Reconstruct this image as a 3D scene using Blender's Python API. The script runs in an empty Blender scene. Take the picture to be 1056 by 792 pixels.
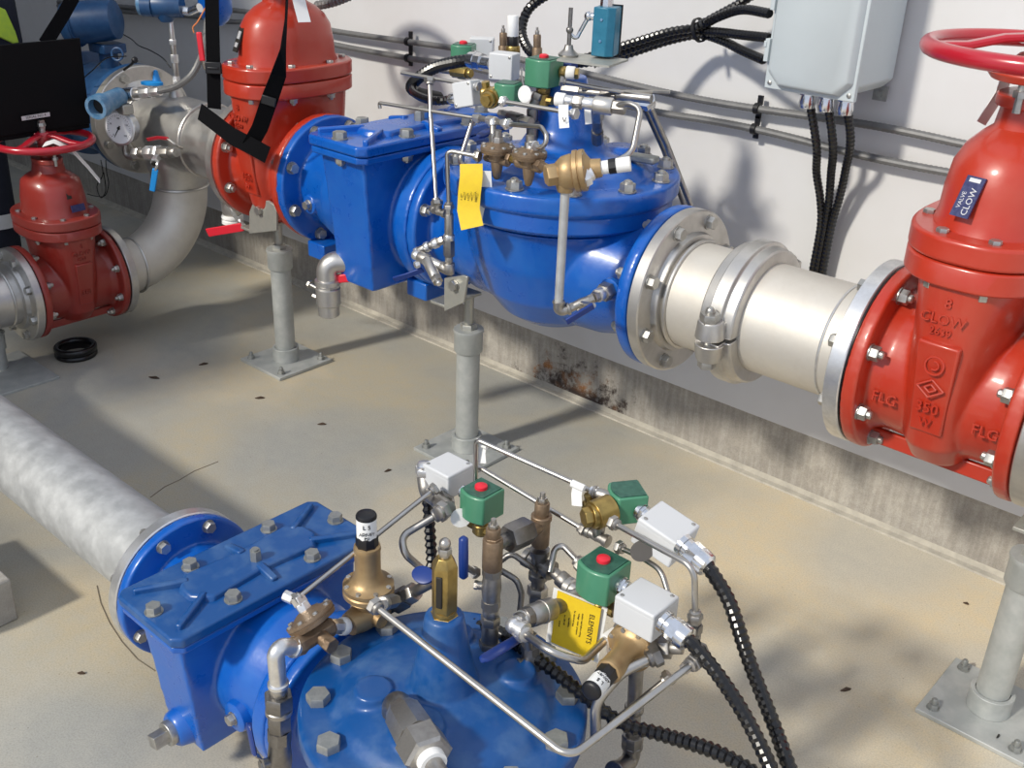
import bpy, bmesh, math, random
from mathutils import Vector, Matrix, Euler, Quaternion
random.seed(7)
V = Vector
PI = math.pi
SC = bpy.context.scene
COL = SC.collection
# ---------------------------------------------------------------- camera model (image 1056 x 792)
CAMP = V((0, 0, 1.409))
YAW, PITCH, ROLL, FPX = -0.7169025563811136, 0.45483078173257024, 0.0386455300634204, 1089.3631640236306
FW = V((math.sin(YAW)*math.cos(PITCH), math.cos(YAW)*math.cos(PITCH), -math.sin(PITCH)))
_r = V((math.cos(YAW), -math.sin(YAW), 0)); _u = _r.cross(FW)
RT = _r*math.cos(ROLL)+_u*math.sin(ROLL)
UP = -_r*math.sin(ROLL)+_u*math.cos(ROLL)
def at(px, py, x=None, y=None, z=None):
    """point of the place seen at a measured position of the photograph, on the plane x=, y= or z="""
    d = FW*FPX + RT*(px-528) - UP*(py-396)
    if x is not None: t = (x-CAMP.x)/d.x
    elif y is not None: t = (y-CAMP.y)/d.y
    else: t = (z-CAMP.z)/d.z
    return CAMP + d*t
def A(px, py, y): return at(px, py, y=y)
# ---------------------------------------------------------------- materials
def mat(name, col, metal=0.0, rough=0.5, col2=None, nscale=20, namt=0.5, bump=0.0, bscale=200, coat=0.0, rvar=0.0, detail=4, stretch=None, thr=None):
    m = bpy.data.materials.new(name); m.use_nodes = True
    nt = m.node_tree; b = nt.nodes['Principled BSDF']
    b.inputs['Base Color'].default_value = (*col, 1); b.inputs['Metallic'].default_value = metal; b.inputs['Roughness'].default_value = rough
    if coat: b.inputs['Coat Weight'].default_value = coat; b.inputs['Coat Roughness'].default_value = 0.15
    tc = nt.nodes.new('ShaderNodeTexCoord'); src = tc.outputs['Object']
    if stretch:
        mp = nt.nodes.new('ShaderNodeMapping'); mp.inputs['Scale'].default_value = stretch
        nt.links.new(src, mp.inputs['Vector']); src = mp.outputs['Vector']
    if col2:
        n = nt.nodes.new('ShaderNodeTexNoise'); n.inputs['Scale'].default_value = nscale; n.inputs['Detail'].default_value = detail
        n.inputs['Roughness'].default_value = 0.62
        nt.links.new(src, n.inputs['Vector'])
        rp = nt.nodes.new('ShaderNodeValToRGB'); lo, hi = thr or (0.38, 0.68)
        rp.color_ramp.elements[0].position = lo; rp.color_ramp.elements[1].position = hi
        rp.color_ramp.elements[0].color = (*col, 1)
        rp.color_ramp.elements[1].color = (*[a*(1-namt)+c*namt for a, c in zip(col, col2)], 1)
        nt.links.new(n.outputs['Fac'], rp.inputs['Fac']); nt.links.new(rp.outputs['Color'], b.inputs['Base Color'])
        if rvar:
            mr = nt.nodes.new('ShaderNodeMapRange'); mr.inputs['From Min'].default_value = .35; mr.inputs['From Max'].default_value = .65
            mr.inputs['To Min'].default_value = rough; mr.inputs['To Max'].default_value = min(1, rough+rvar)
            nt.links.new(n.outputs['Fac'], mr.inputs['Value']); nt.links.new(mr.outputs['Result'], b.inputs['Roughness'])
    if bump:
        n2 = nt.nodes.new('ShaderNodeTexNoise'); n2.inputs['Scale'].default_value = bscale; n2.inputs['Detail'].default_value = 3
        nt.links.new(src, n2.inputs['Vector'])
        bp = nt.nodes.new('ShaderNodeBump'); bp.inputs['Strength'].default_value = bump; bp.inputs['Distance'].default_value = 0.002
        nt.links.new(n2.outputs['Fac'], bp.inputs['Height']); nt.links.new(bp.outputs['Normal'], b.inputs['Normal'])
    return m
M = {}
M['red'] = mat('red_enamel', (.44, .028, .010), 0, .30, (.45, .10, .06), 9, .3, .12, 60, .35, .12)
M['shadedred'] = mat('shaded_red_enamel', (.27, .022, .015), 0, .33, (.28, .08, .06), 9, .3, .12, 60, .3, .1)  # red enamel with shade put into its colour, for the left branch valve
M['wheelred'] = mat('handwheel_red', (.42, .012, .025), 0, .28, bump=.1, bscale=40, coat=.4)
M['blue'] = mat('blue_enamel', (.001, .088, .43), 0, .25, (.01, .14, .50), 14, .5, .12, 90, .35, .15)
M['blued'] = mat('dusty_blue_enamel', (.001, .066, .25), 0, .32, (.10, .19, .34), 17, .6, .14, 90, .2, .25, thr=(.46, .78))
M['stripblue'] = mat('handle_blue', (.008, .035, .20), 0, .4)
M['cyanblue'] = mat('light_blue_handle', (.01, .25, .65), 0, .4)
M['navy'] = mat('navy_enamel', (.01, .05, .14), 0, .38, (.03, .1, .22), 30, .5, .05, 120)
M['skyblue'] = mat('worn_blue_enamel', (.06, .18, .33), 0, .45, (.3, .4, .5), 40, .5)
M['teal'] = mat('teal_enamel', (.006, .13, .22), 0, .42, (.02, .18, .28), 50, .5, .15, 150, .2)
M['ss'] = mat('stainless', (.62, .60, .57), .9, .34, (.45, .44, .42), 18, .6, .08, 80, 0, .14)
M['sslight'] = mat('pickled_stainless', (.70, .665, .60), .55, .48, (.60, .56, .50), 12, .6, .08, 90, 0, .12)
M['ssbright'] = mat('machined_stainless', (.78, .78, .78), .85, .28, (.5, .5, .5), 60, .5, 0, 0, 0, .1)
M['galv'] = mat('galvanised_steel', (.47, .48, .48), .55, .5, (.62, .63, .63), 25, .8, .1, 60, 0, .12)
M['galvpost'] = mat('galvanised_post', (.40, .42, .41), .4, .5, (.53, .54, .52), 25, .8, .1, 60, 0, .12)
M['chrome'] = mat('zinc_chrome', (.75, .76, .78), 1, .2, (.5, .5, .5), 90, .4)
M['fit'] = mat('steel_fitting', (.46, .44, .41), .95, .38, (.28, .26, .24), 60, .6, .1, 200, 0, .1)
M['fitdark'] = mat('dark_steel_fitting', (.26, .25, .24), .9, .38, (.15, .14, .13), 60, .6, .12, 200)
M['tube'] = mat('stainless_tube', (.50, .48, .45), 1, .33, (.36, .34, .31), 30, .5)
M['boltm'] = mat('bolt_steel', (.50, .49, .46), .85, .38, (.30, .29, .27), 70, .6, .1, 300)
M['boltd'] = mat('weathered_bolt', (.30, .31, .30), .7, .5, (.45, .45, .43), 70, .6, .1, 300)
M['bronze'] = mat('cast_bronze', (.47, .33, .17), .65, .45, (.34, .22, .11), 30, .6, .15, 150)
M['brass'] = mat('brass', (.42, .30, .10), .85, .34, (.22, .15, .055), 60, .6)
M['brown'] = mat('aged_bronze', (.30, .215, .14), .6, .48, (.15, .10, .065), 40, .7, .2, 200)
M['green'] = mat('coil_green', (.065, .235, .135), 0, .38, (.08, .27, .16), 40, .4, 0, 0, .2)
M['greend'] = mat('coil_nameplate_green', (.018, .085, .06), 0, .4, (.05, .16, .11), 90, .6)
M['redcap'] = mat('red_cap', (.72, .02, .04), 0, .4)
M['boxgrey'] = mat('junction_box_grey', (.60, .61, .62), 0, .42)
M['encgrey'] = mat('enclosure_grey', (.50, .55, .57), 0, .45, (.46, .51, .53), 8, .6, .03, 200)
M['black'] = mat('black_rubber', (.006, .006, .007), 0, .24)
M['blackplastic'] = mat('black_plastic', (.006, .006, .008), 0, .45)
M['lid'] = mat('laptop_lid', (.004, .004, .005), 0, .6)
M['strap'] = mat('black_webbing', (.004, .004, .005), 0, .95, bump=.3, bscale=600)
M['flex'] = mat('grey_flex_conduit', (.20, .20, .20), .4, .5, (.14, .14, .14), 50, .6)
M['white'] = mat('white_label', (.82, .82, .80), 0, .5)
M['teflon'] = mat('white_tape', (.85, .85, .83), 0, .6)
M['yellow'] = mat('yellow_tag', (.80, .56, .015), 0, .5, (.70, .46, .02), 60, .5)
M['ink'] = mat('black_ink', (.015, .013, .01), 0, .6)
M['inkgrey'] = mat('grey_ink', (.12, .11, .10), 0, .6)
M['silverink'] = mat('silver_ink', (.6, .6, .62), .3, .4)
M['platesblue'] = mat('nameplate_blue', (.02, .025, .10), .2, .4, (.08, .09, .2), 200, .5)
M['dial'] = mat('dial_face', (.85, .85, .86), 0, .35)
M['cloth'] = mat('navy_cloth', (.008, .010, .022), 0, .9, (.014, .018, .032), 30, .6, .3, 200)
M['hivis'] = mat('lime_cloth', (.45, .62, .05), 0, .8, (.3, .5, .08), 60, .5)
M['reflect'] = mat('silver_reflective_tape', (.62, .63, .64), .1, .45)
M['skin'] = mat('skin', (.50, .30, .21), 0, .5)
M['hair'] = mat('brown_hair', (.04, .025, .015), 0, .7)
M['lamp'] = mat('bracket_galv', (.42, .42, .38), .6, .45, (.52, .5, .44), 40, .6)
M['orange'] = mat('copper_wire', (.75, .25, .08), .2, .4)
for k_ in ('strap', 'lid'): M[k_].node_tree.nodes['Principled BSDF'].inputs['Specular IOR Level'].default_value = .12
# ---------------------------------------------------------------- objects
WM = {}
GROUPS = {'solenoid_valve': 'green solenoid valves', 'junction_box': 'small grey junction boxes', 'steel_tube': 'steel pilot tubes', 'flexible_conduit': 'flexible conduits', 'ball_valve': 'small ball valves', 'gate_valve': 'red gate valves', 'tape_label': 'white tape labels', 'conduit_clip': 'clips on the wall conduits', 'wall_conduit': 'conduits along the wall', 'pipe_nipple': 'pipe nipples', 'pipe_fitting': 'small pipe fittings', 'pipe_elbow': 'pipe elbows', 'pilot_valve': 'brown pilot valves', 'pilot_regulator': 'bronze regulators', 'loose_wire': 'loose black wires', 'debris': 'scraps on the floor', 'round_tag': 'round tags', 'conduit_gland': 'conduit glands', 'support_bracket': 'support brackets', 'valve_handle': 'small valve handles', 'warning_tag': 'yellow tags', 'strainer': 'box-cover strainers', 'control_valve': 'blue control valves', 'pilot_stack': 'pilot risers', 'pipe_union': 'pipe unions', 'pipe_spool': 'large pipe spools', 'cable_tie': 'cable ties'}
LOG = []
def thing(name, label, cat, loc=(0, 0, 0), rot=0, group=None, Mx=None):
    o = bpy.data.objects.new(name, None); COL.objects.link(o); o.empty_display_size = .05
    m = Mx if Mx is not None else Matrix.Translation(V(loc)) @ Matrix.Rotation(rot, 4, 'Z')
    o.matrix_world = m; WM[o.name] = m.copy()
    o['label'] = label; o['category'] = cat
    group = group or GROUPS.get(name)
    if group: o['group'] = group
    return o
def tag(o, label, cat, group=None):
    o['label'] = label; o['category'] = cat
    if group: o['group'] = group
    return o
def perp(d):
    d = d.normalized(); a = V((0, 0, 1)) if abs(d.z) < .9 else V((1, 0, 0))
    u = d.cross(a).normalized(); return u, d.cross(u).normalized()
def frame(p, d, up=V((0, 0, 1))):
    """matrix with local Z along d at p, local X as near to `up` crossed as possible"""
    d = V(d).normalized(); up = V(up)
    if abs(d.dot(up.normalized())) > .99: up = V((0, 1, 0))
    x = up.cross(d).normalized(); y = d.cross(x)
    m = Matrix((x, y, d)).transposed().to_4x4(); m.translation = V(p); return m
def axes(p, x, y, z):
    m = Matrix((V(x).normalized(), V(y).normalized(), V(z).normalized())).transposed().to_4x4(); m.translation = V(p); return m
def fillet(pts, rad, seg=7):
    pts = [V(p) for p in pts]
    if len(pts) < 3 or rad <= 0: return pts
    out = [pts[0]]
    for i in range(1, len(pts)-1):
        p = pts[i]; a = pts[i-1]-p; b = pts[i+1]-p
        la, lb = a.length, b.length; a.normalize(); b.normalize()
        ang = a.angle(b)
        if ang > PI-.05: out.append(p); continue
        t = min(rad/math.tan(ang/2), la*.48, lb*.48); r = t*math.tan(ang/2)
        c = p+(a+b).normalized()*(r/math.sin(ang/2))
        s = p+a*t-c; e = p+b*t-c; tot = s.angle(e); ax = s.cross(e).normalized()
        for k in range(seg+1): out.append(c+Quaternion(ax, tot*k/seg) @ s)
    out.append(pts[-1]); return out
def smooth_path(pts, n=10):
    pts = [V(p) for p in pts]; out = []
    P = [pts[0]*2-pts[1]]+pts+[pts[-1]*2-pts[-2]]
    for i in range(1, len(P)-2):
        for k in range(n):
            t = k/n; a, b, c, d = P[i-1], P[i], P[i+1], P[i+2]
            out.append(.5*((2*b)+(c-a)*t+(2*a-5*b+4*c-d)*t*t+(3*b-a-3*c+d)*t**3))
    out.append(pts[-1]); return out
class B:
    def __init__(s, mx=None): s.bm = bmesh.new(); s.mx = mx
    def v(s, p): return s.bm.verts.new(s.mx @ V(p) if s.mx is not None else V(p))
    def loft(s, rings, cap=True, closed=False):
        vs = [[s.v(p) for p in r] for r in rings]; n = len(vs[0])
        idx = list(range(len(vs)-1))
        for i in idx:
            for k in range(n): s.bm.faces.new((vs[i][k], vs[i][(k+1) % n], vs[i+1][(k+1) % n], vs[i+1][k]))
        if closed:
            for k in range(n): s.bm.faces.new((vs[-1][k], vs[-1][(k+1) % n], vs[0][(k+1) % n], vs[0][k]))
        elif cap:
            s.bm.faces.new(vs[0][::-1]); s.bm.faces.new(vs[-1])
        return s
    def lathe(s, o, d, prof, n=32, cap=True, sx=1, sy=1, xdir=None, closed=False):
        o = V(o); d = V(d).normalized()
        if xdir is not None: u = V(xdir).normalized(); w = d.cross(u).normalized()
        else: u, w = perp(d)
        rings = []
        for t, r in prof:
            r = max(r, 1e-5)
            rings.append([o+d*t+u*(r*sx*math.cos(2*PI*k/n))+w*(r*sy*math.sin(2*PI*k/n)) for k in range(n)])
        return s.loft(rings, cap, closed)
    def cyl(s, a, b, r0, r1=None, n=20, ch=0):
        a = V(a); b = V(b); L = (b-a).length; r1 = r0 if r1 is None else r1
        if ch: pr = [(0, r0-ch), (ch, r0), (L-ch, r1), (L, r1-ch)]
        else: pr = [(0, r0), (L, r1)]
        return s.lathe(a, b-a, pr, n)
    def ring(s, a, b, ro, ri, n=40):
        a = V(a); b = V(b); L = (b-a).length
        return s.lathe(a, b-a, [(0, ri), (0, ro), (L, ro), (L, ri)], n, closed=True)
    def hexa(s, p, d, r, h, ch=True):
        rc = r*.93
        pr = [(0, r), (h*.85, r), (h, rc)] if ch else [(0, r), (h, r)]
        return s.lathe(p, d, pr, 6)
    def sphere(s, c, r, n=16, sc=(1, 1, 1)):
        c = V(c); m = n//2; rings = []
        for i in range(m+1):
            th = PI*i/m; rr = max(math.sin(th), 1e-4)*r
            rings.append([c+V((rr*math.cos(2*PI*k/n)*sc[0], rr*math.sin(2*PI*k/n)*sc[1], -r*math.cos(th)*sc[2])) for k in range(n)])
        return s.loft(rings)
    def box(s, c, size, mx=None):
        x, y, z = [q/2 for q in size]; m = Matrix.Translation(V(c)) if mx is None else mx @ Matrix.Translation(V(c))
        q = [(-x, -y), (x, -y), (x, y), (-x, y)]
        return s.loft([[m @ V((a, b, -z)) for a, b in q], [m @ V((a, b, z)) for a, b in q]])
    def prism(s, poly, z0, z1, mx=None, inset=0):
        m = mx or Matrix()
        rings = [[m @ V((a, b, z0)) for a, b in poly], [m @ V((a, b, z1)) for a, b in poly]]
        return s.loft(rings)
    def tube(s, pts, r, bend=.03, n=12, rf=None, cap=True):
        pts = fillet(pts, bend) if bend else [V(p) for p in pts]
        d0 = (pts[1]-pts[0]).normalized(); u, w = perp(d0); rings = []; L = 0
        for i, p in enumerate(pts):
            if i == 0: d = d0
            elif i == len(pts)-1: d = (pts[-1]-pts[-2]).normalized()
            else: d = ((pts[i]-pts[i-1]).normalized()+(pts[i+1]-pts[i]).normalized()).normalized()
            u = (u-d*u.dot(d)).normalized(); w = d.cross(u)
            if i: L += (pts[i]-pts[i-1]).length
            rr = rf(i, L) if rf else r
            rings.append([p+u*(rr*math.cos(2*PI*k/n))+w*(rr*math.sin(2*PI*k/n)) for k in range(n)])
        return s.loft(rings, cap)
    def ribbon(s, pts, wd, t, wvec):
        """flat strap of width wd and thickness t along pts; wvec = width direction (vector or list)"""
        pts = [V(p) for p in pts]; rings = []
        for i, p in enumerate(pts):
            d = (pts[min(i+1, len(pts)-1)]-pts[max(i-1, 0)]).normalized()
            w = V(wvec[i] if isinstance(wvec, list) else wvec); w = (w-d*w.dot(d)).normalized(); n = d.cross(w)
            rings.append([p+w*wd/2+n*t/2, p-w*wd/2+n*t/2, p-w*wd/2-n*t/2, p+w*wd/2-n*t/2])
        return s.loft(rings)
    def torus(s, c, d, R, r, n=48, m=12, a0=0, a1=2*PI):
        c = V(c); u, w = perp(V(d)); d = V(d).normalized(); rings = []
        full = abs(a1-a0-2*PI) < 1e-6
        for i in range(n if full else n+1):
            a = a0+(a1-a0)*i/n; e = u*math.cos(a)+w*math.sin(a)
            rings.append([c+e*(R+r*math.cos(2*PI*k/m))+d*(r*math.sin(2*PI*k/m)) for k in range(m)])
        return s.loft(rings, not full, full)
    def build(s, name, m, parent=None, bev=0, seg=2, remesh=0, smooth=4, ang=38, world=False, solid=True):
        bmesh.ops.recalc_face_normals(s.bm, faces=s.bm.faces)
        me = bpy.data.meshes.new(name); s.bm.to_mesh(me); s.bm.free()
        if world and parent is not None: me.transform(WM[parent.name].inverted())
        for p in me.polygons: p.use_smooth = True
        me.set_sharp_from_angle(angle=math.radians(ang))
        me.materials.append(M[m] if isinstance(m, str) else m)
        o = bpy.data.objects.new(name, me); COL.objects.link(o)
        if parent is not None:
            o.parent = parent; WM[o.name] = WM[parent.name]
        if remesh:
            r = o.modifiers.new('remesh', 'REMESH'); r.mode = 'VOXEL'; r.voxel_size = remesh; r.use_smooth_shade = True
            if smooth:
                q = o.modifiers.new('smooth', 'SMOOTH'); q.iterations = smooth; q.factor = .5
        elif bev:
            q = o.modifiers.new('bevel', 'BEVEL'); q.width = bev; q.segments = seg; q.limit_method = 'ANGLE'; q.angle_limit = math.radians(40)
        return o
def struct(o):
    o['kind'] = 'structure'; return o
_BM = {}
def bolt(parent, p, d, s=.011, h=.011, m='boltm', kind='head', stud=.006, name='bolt', world=False, rot=0):
    """hex bolt or nut; s = across-corner radius"""
    key = (round(s, 4), round(h, 4), m, kind, round(stud, 4))
    if key not in _BM:
        b = B(); b.lathe((0, 0, 0), (0, 0, 1), [(0, s*1.15), (s*.16, s*1.15)], 20)
        b.hexa((0, 0, s*.16), (0, 0, 1), s, h)
        if kind == 'nut': b.lathe((0, 0, h), (0, 0, 1), [(0, s*.55), (stud, s*.55), (stud*1.3, s*.4)], 12)
        elif kind == 'acorn': b.lathe((0, 0, h), (0, 0, 1), [(0, s*.8), (s*.12, s*.62), (s*.4, s*.55), (s*.58, s*.25), (s*.6, .001)], 14)
        bmesh.ops.recalc_face_normals(b.bm, faces=b.bm.faces)
        me = bpy.data.meshes.new('bolt'); b.bm.to_mesh(me); b.bm.free()
        for q in me.polygons: q.use_smooth = True
        me.set_sharp_from_angle(angle=math.radians(30)); me.materials.append(M[m]); _BM[key] = me
    o = bpy.data.objects.new(name, _BM[key]); COL.objects.link(o)
    mx = frame(p, d) @ Matrix.Rotation(rot, 4, 'Z')
    if parent is not None:
        o.parent = parent; WM[o.name] = WM[parent.name]
        if world: mx = WM[parent.name].inverted() @ mx
    o.matrix_local = mx; return o
def text(parent, s, size, mx, m, ext=.0006, name='lettering', world=False, sx=1):
    cu = bpy.data.curves.new('t', 'FONT'); cu.body = s; cu.size = size; cu.extrude = ext; cu.align_x = 'CENTER'; cu.align_y = 'CENTER'
    cu.resolution_u = 2
    t = bpy.data.objects.new('t', cu); COL.objects.link(t)
    dg = bpy.context.evaluated_depsgraph_get(); me = bpy.data.meshes.new_from_object(t.evaluated_get(dg))
    bpy.data.objects.remove(t); bpy.data.curves.remove(cu)
    me.transform(Matrix.Diagonal((sx, 1, 1, 1))); me.transform(mx)
    if world and parent is not None: me.transform(WM[parent.name].inverted())
    me.materials.clear(); me.materials.append(M[m]); me.name = name
    o = bpy.data.objects.new(name, me); COL.objects.link(o)
    if parent is not None: o.parent = parent; WM[o.name] = WM[parent.name]
    return o
def hose(parent, pts, r, m='black', name='cable', pitch=.006, amp=.07, n=10, res=12, solo=None, flat=False):
    """ribbed flexible conduit through pts"""
    q = smooth_path(pts, res); L = [0]
    for i in range(1, len(q)): L.append(L[-1]+(q[i]-q[i-1]).length)
    N = max(8, int(L[-1]/(pitch*.62))); out = []; j = 0
    for i in range(N+1):
        t = L[-1]*i/N
        while j < len(q)-2 and L[j+1] < t: j += 1
        f = (t-L[j])/max(L[j+1]-L[j], 1e-9); out.append(q[j].lerp(q[j+1], min(f, 1)))
    b = B(); b.tube(out, r, 0, n, rf=(lambda i, l: r*(1+1.6*amp*(1 if i % 2 else -1))))
    return b.build(name, m, parent, world=True, ang=24)
# ================================================================ setting
def concrete(name, c1, c2, c3, sc=1.6, rough=.8, bump=.25):
    m = bpy.data.materials.new(name); m.use_nodes = True; nt = m.node_tree; b = nt.nodes['Principled BSDF']; L = nt.links.new
    tc = nt.nodes.new('ShaderNodeTexCoord')
    n1 = nt.nodes.new('ShaderNodeTexNoise'); n1.inputs['Scale'].default_value = sc; n1.inputs['Detail'].default_value = 6; n1.inputs['Distortion'].default_value = .6
    n2 = nt.nodes.new('ShaderNodeTexNoise'); n2.inputs['Scale'].default_value = sc*14; n2.inputs['Detail'].default_value = 8; n2.inputs['Roughness'].default_value = .7
    n3 = nt.nodes.new('ShaderNodeTexNoise'); n3.inputs['Scale'].default_value = sc*160; n3.inputs['Detail'].default_value = 3
    for n in (n1, n2, n3): L(tc.outputs['Object'], n.inputs['Vector'])
    r1 = nt.nodes.new('ShaderNodeValToRGB'); r1.color_ramp.elements[0].position = .40; r1.color_ramp.elements[1].position = .62
    r1.color_ramp.elements[0].color = (*c1, 1); r1.color_ramp.elements[1].color = (*c2, 1); L(n1.outputs['Fac'], r1.inputs['Fac'])
    r2 = nt.nodes.new('ShaderNodeValToRGB'); r2.color_ramp.elements[0].position = .35; r2.color_ramp.elements[1].position = .75
    r2.color_ramp.elements[0].color = (0, 0, 0, 1); r2.color_ramp.elements[1].color = (.75, .75, .75, 1); L(n2.outputs['Fac'], r2.inputs['Fac'])
    mx = nt.nodes.new('ShaderNodeMixRGB'); L(r2.outputs['Color'], mx.inputs['Fac']); L(r1.outputs['Color'], mx.inputs['Color1']); mx.inputs['Color2'].default_value = (*c3, 1)
    mu = nt.nodes.new('ShaderNodeMixRGB'); mu.blend_type = 'MULTIPLY'; mu.inputs['Fac'].default_value = .5; L(mx.outputs['Color'], mu.inputs['Color1'])
    r3 = nt.nodes.new('ShaderNodeValToRGB'); r3.color_ramp.elements[0].position = .3; r3.color_ramp.elements[0].color = (.6, .6, .6, 1); r3.color_ramp.elements[1].position = .6
    L(n3.outputs['Fac'], r3.inputs['Fac']); L(r3.outputs['Color'], mu.inputs['Color2'])
    L(mu.outputs['Color'], b.inputs['Base Color']); b.inputs['Roughness'].default_value = rough
    bp = nt.nodes.new('ShaderNodeBump'); bp.inputs['Strength'].default_value = bump; bp.inputs['Distance'].default_value = .003
    L(n2.outputs['Fac'], bp.inputs['Height']); L(bp.outputs['Normal'], b.inputs['Normal'])
    return m, nt, b, mu
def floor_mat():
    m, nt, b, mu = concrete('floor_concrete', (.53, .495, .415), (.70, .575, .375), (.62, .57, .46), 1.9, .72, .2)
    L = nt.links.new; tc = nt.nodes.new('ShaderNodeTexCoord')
    # broad grey grime patches, greyed leftward as painted shade, with fine dark specks
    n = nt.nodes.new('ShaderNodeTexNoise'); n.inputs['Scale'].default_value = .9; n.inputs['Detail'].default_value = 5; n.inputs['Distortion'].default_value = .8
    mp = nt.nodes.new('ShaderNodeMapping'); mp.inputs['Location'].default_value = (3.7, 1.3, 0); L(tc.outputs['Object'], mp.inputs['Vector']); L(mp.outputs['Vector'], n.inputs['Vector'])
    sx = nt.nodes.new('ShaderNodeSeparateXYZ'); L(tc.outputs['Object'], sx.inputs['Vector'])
    mr = nt.nodes.new('ShaderNodeMapRange'); mr.inputs['From Min'].default_value = -2.1; mr.inputs['From Max'].default_value = -.9; mr.inputs['To Min'].default_value = .17; mr.inputs['To Max'].default_value = -.10; L(sx.outputs['X'], mr.inputs['Value'])  # shade of the left end painted into the floor colour
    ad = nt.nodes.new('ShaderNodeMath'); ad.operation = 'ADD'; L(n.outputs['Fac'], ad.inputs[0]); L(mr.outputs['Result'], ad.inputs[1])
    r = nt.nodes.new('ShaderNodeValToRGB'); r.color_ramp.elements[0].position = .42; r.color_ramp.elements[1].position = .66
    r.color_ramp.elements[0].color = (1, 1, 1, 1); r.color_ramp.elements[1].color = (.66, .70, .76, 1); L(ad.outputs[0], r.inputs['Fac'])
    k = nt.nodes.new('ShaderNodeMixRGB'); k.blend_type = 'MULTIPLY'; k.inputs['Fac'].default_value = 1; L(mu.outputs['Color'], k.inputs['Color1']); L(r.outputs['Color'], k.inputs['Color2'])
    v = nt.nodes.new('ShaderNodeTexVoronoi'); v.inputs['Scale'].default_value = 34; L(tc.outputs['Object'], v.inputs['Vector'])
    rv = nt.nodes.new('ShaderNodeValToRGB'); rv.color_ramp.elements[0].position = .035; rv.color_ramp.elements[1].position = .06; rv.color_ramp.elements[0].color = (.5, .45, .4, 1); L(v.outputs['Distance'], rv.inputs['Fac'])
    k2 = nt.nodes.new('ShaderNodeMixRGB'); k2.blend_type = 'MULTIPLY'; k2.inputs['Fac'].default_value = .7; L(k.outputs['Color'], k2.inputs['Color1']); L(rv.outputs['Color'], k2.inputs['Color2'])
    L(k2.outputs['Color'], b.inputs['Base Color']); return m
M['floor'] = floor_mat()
def curb_mat():
    m, nt, b, mu = concrete('footing_concrete', (.40, .375, .335), (.50, .47, .415), (.29, .27, .245), 3.0, .85, .5)
    L = nt.links.new; tc = nt.nodes.new('ShaderNodeTexCoord')
    mp = nt.nodes.new('ShaderNodeMapping'); mp.inputs['Scale'].default_value = (34, 1, 3.5); L(tc.outputs['Object'], mp.inputs['Vector'])
    n = nt.nodes.new('ShaderNodeTexNoise'); n.inputs['Scale'].default_value = 2.2; n.inputs['Detail'].default_value = 5; L(mp.outputs['Vector'], n.inputs['Vector'])
    r = nt.nodes.new('ShaderNodeValToRGB'); r.color_ramp.elements[0].position = .42; r.color_ramp.elements[1].position = .6
    r.color_ramp.elements[0].color = (.72, .70, .68, 1); r.color_ramp.elements[1].color = (1, 1, 1, 1); L(n.outputs['Fac'], r.inputs['Fac'])
    k = nt.nodes.new('ShaderNodeMixRGB'); k.blend_type = 'MULTIPLY'; k.inputs['Fac'].default_value = .55
    L(mu.outputs['Color'], k.inputs['Color1']); L(r.outputs['Color'], k.inputs['Color2'])
    # rust and dirt patch between X -1.75 and -0.85 (object space)
    sx = nt.nodes.new('ShaderNodeSeparateXYZ'); L(tc.outputs['Object'], sx.inputs['Vector'])
    d1 = nt.nodes.new('ShaderNodeMath'); d1.operation = 'ADD'; d1.inputs[1].default_value = 1.68; L(sx.outputs['X'], d1.inputs[0])
    d2 = nt.nodes.new('ShaderNodeMath'); d2.operation = 'ABSOLUTE'; L(d1.outputs[0], d2.inputs[0])
    d3 = nt.nodes.new('ShaderNodeMapRange'); d3.inputs['From Min'].default_value = .10; d3.inputs['From Max'].default_value = .46; d3.inputs['To Min'].default_value = .27; d3.inputs['To Max'].default_value = -.12; L(d2.outputs[0], d3.inputs['Value'])
    d4 = nt.nodes.new('ShaderNodeMapRange'); d4.inputs['From Min'].default_value = .02; d4.inputs['From Max'].default_value = .15; d4.inputs['To Min'].default_value = .06; d4.inputs['To Max'].default_value = -.1; L(sx.outputs['Z'], d4.inputs['Value'])
    nn = nt.nodes.new('ShaderNodeTexNoise'); nn.inputs['Scale'].default_value = 22; nn.inputs['Detail'].default_value = 7; nn.inputs['Roughness'].default_value = .75; L(tc.outputs['Object'], nn.inputs['Vector'])
    a1 = nt.nodes.new('ShaderNodeMath'); a1.operation = 'ADD'; L(d3.outputs['Result'], a1.inputs[0]); L(nn.outputs['Fac'], a1.inputs[1])
    a2 = nt.nodes.new('ShaderNodeMath'); a2.operation = 'ADD'; L(a1.outputs[0], a2.inputs[0]); L(d4.outputs['Result'], a2.inputs[1])
    rr = nt.nodes.new('ShaderNodeValToRGB'); e = rr.color_ramp.elements; e[0].position = .72; e[0].color = (0, 0, 0, 1); e[1].position = .84; e[1].color = (1, 1, 1, 1); L(a2.outputs[0], rr.inputs['Fac'])
    rc = nt.nodes.new('ShaderNodeValToRGB'); e = rc.color_ramp.elements; e[0].position = .50; e[0].color = (.05, .035, .03, 1); e[1].position = .64; e[1].color = (.34, .15, .05, 1)
    n5 = nt.nodes.new('ShaderNodeTexNoise'); n5.inputs['Scale'].default_value = 9; L(tc.outputs['Object'], n5.inputs['Vector']); L(n5.outputs['Fac'], rc.inputs['Fac'])
    k2 = nt.nodes.new('ShaderNodeMixRGB'); L(rr.outputs['Color'], k2.inputs['Fac']); L(k.outputs['Color'], k2.inputs['Color1']); L(rc.outputs['Color'], k2.inputs['Color2'])
    L(k2.outputs['Color'], b.inputs['Base Color']); return m
M['curb'] = curb_mat()
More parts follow.
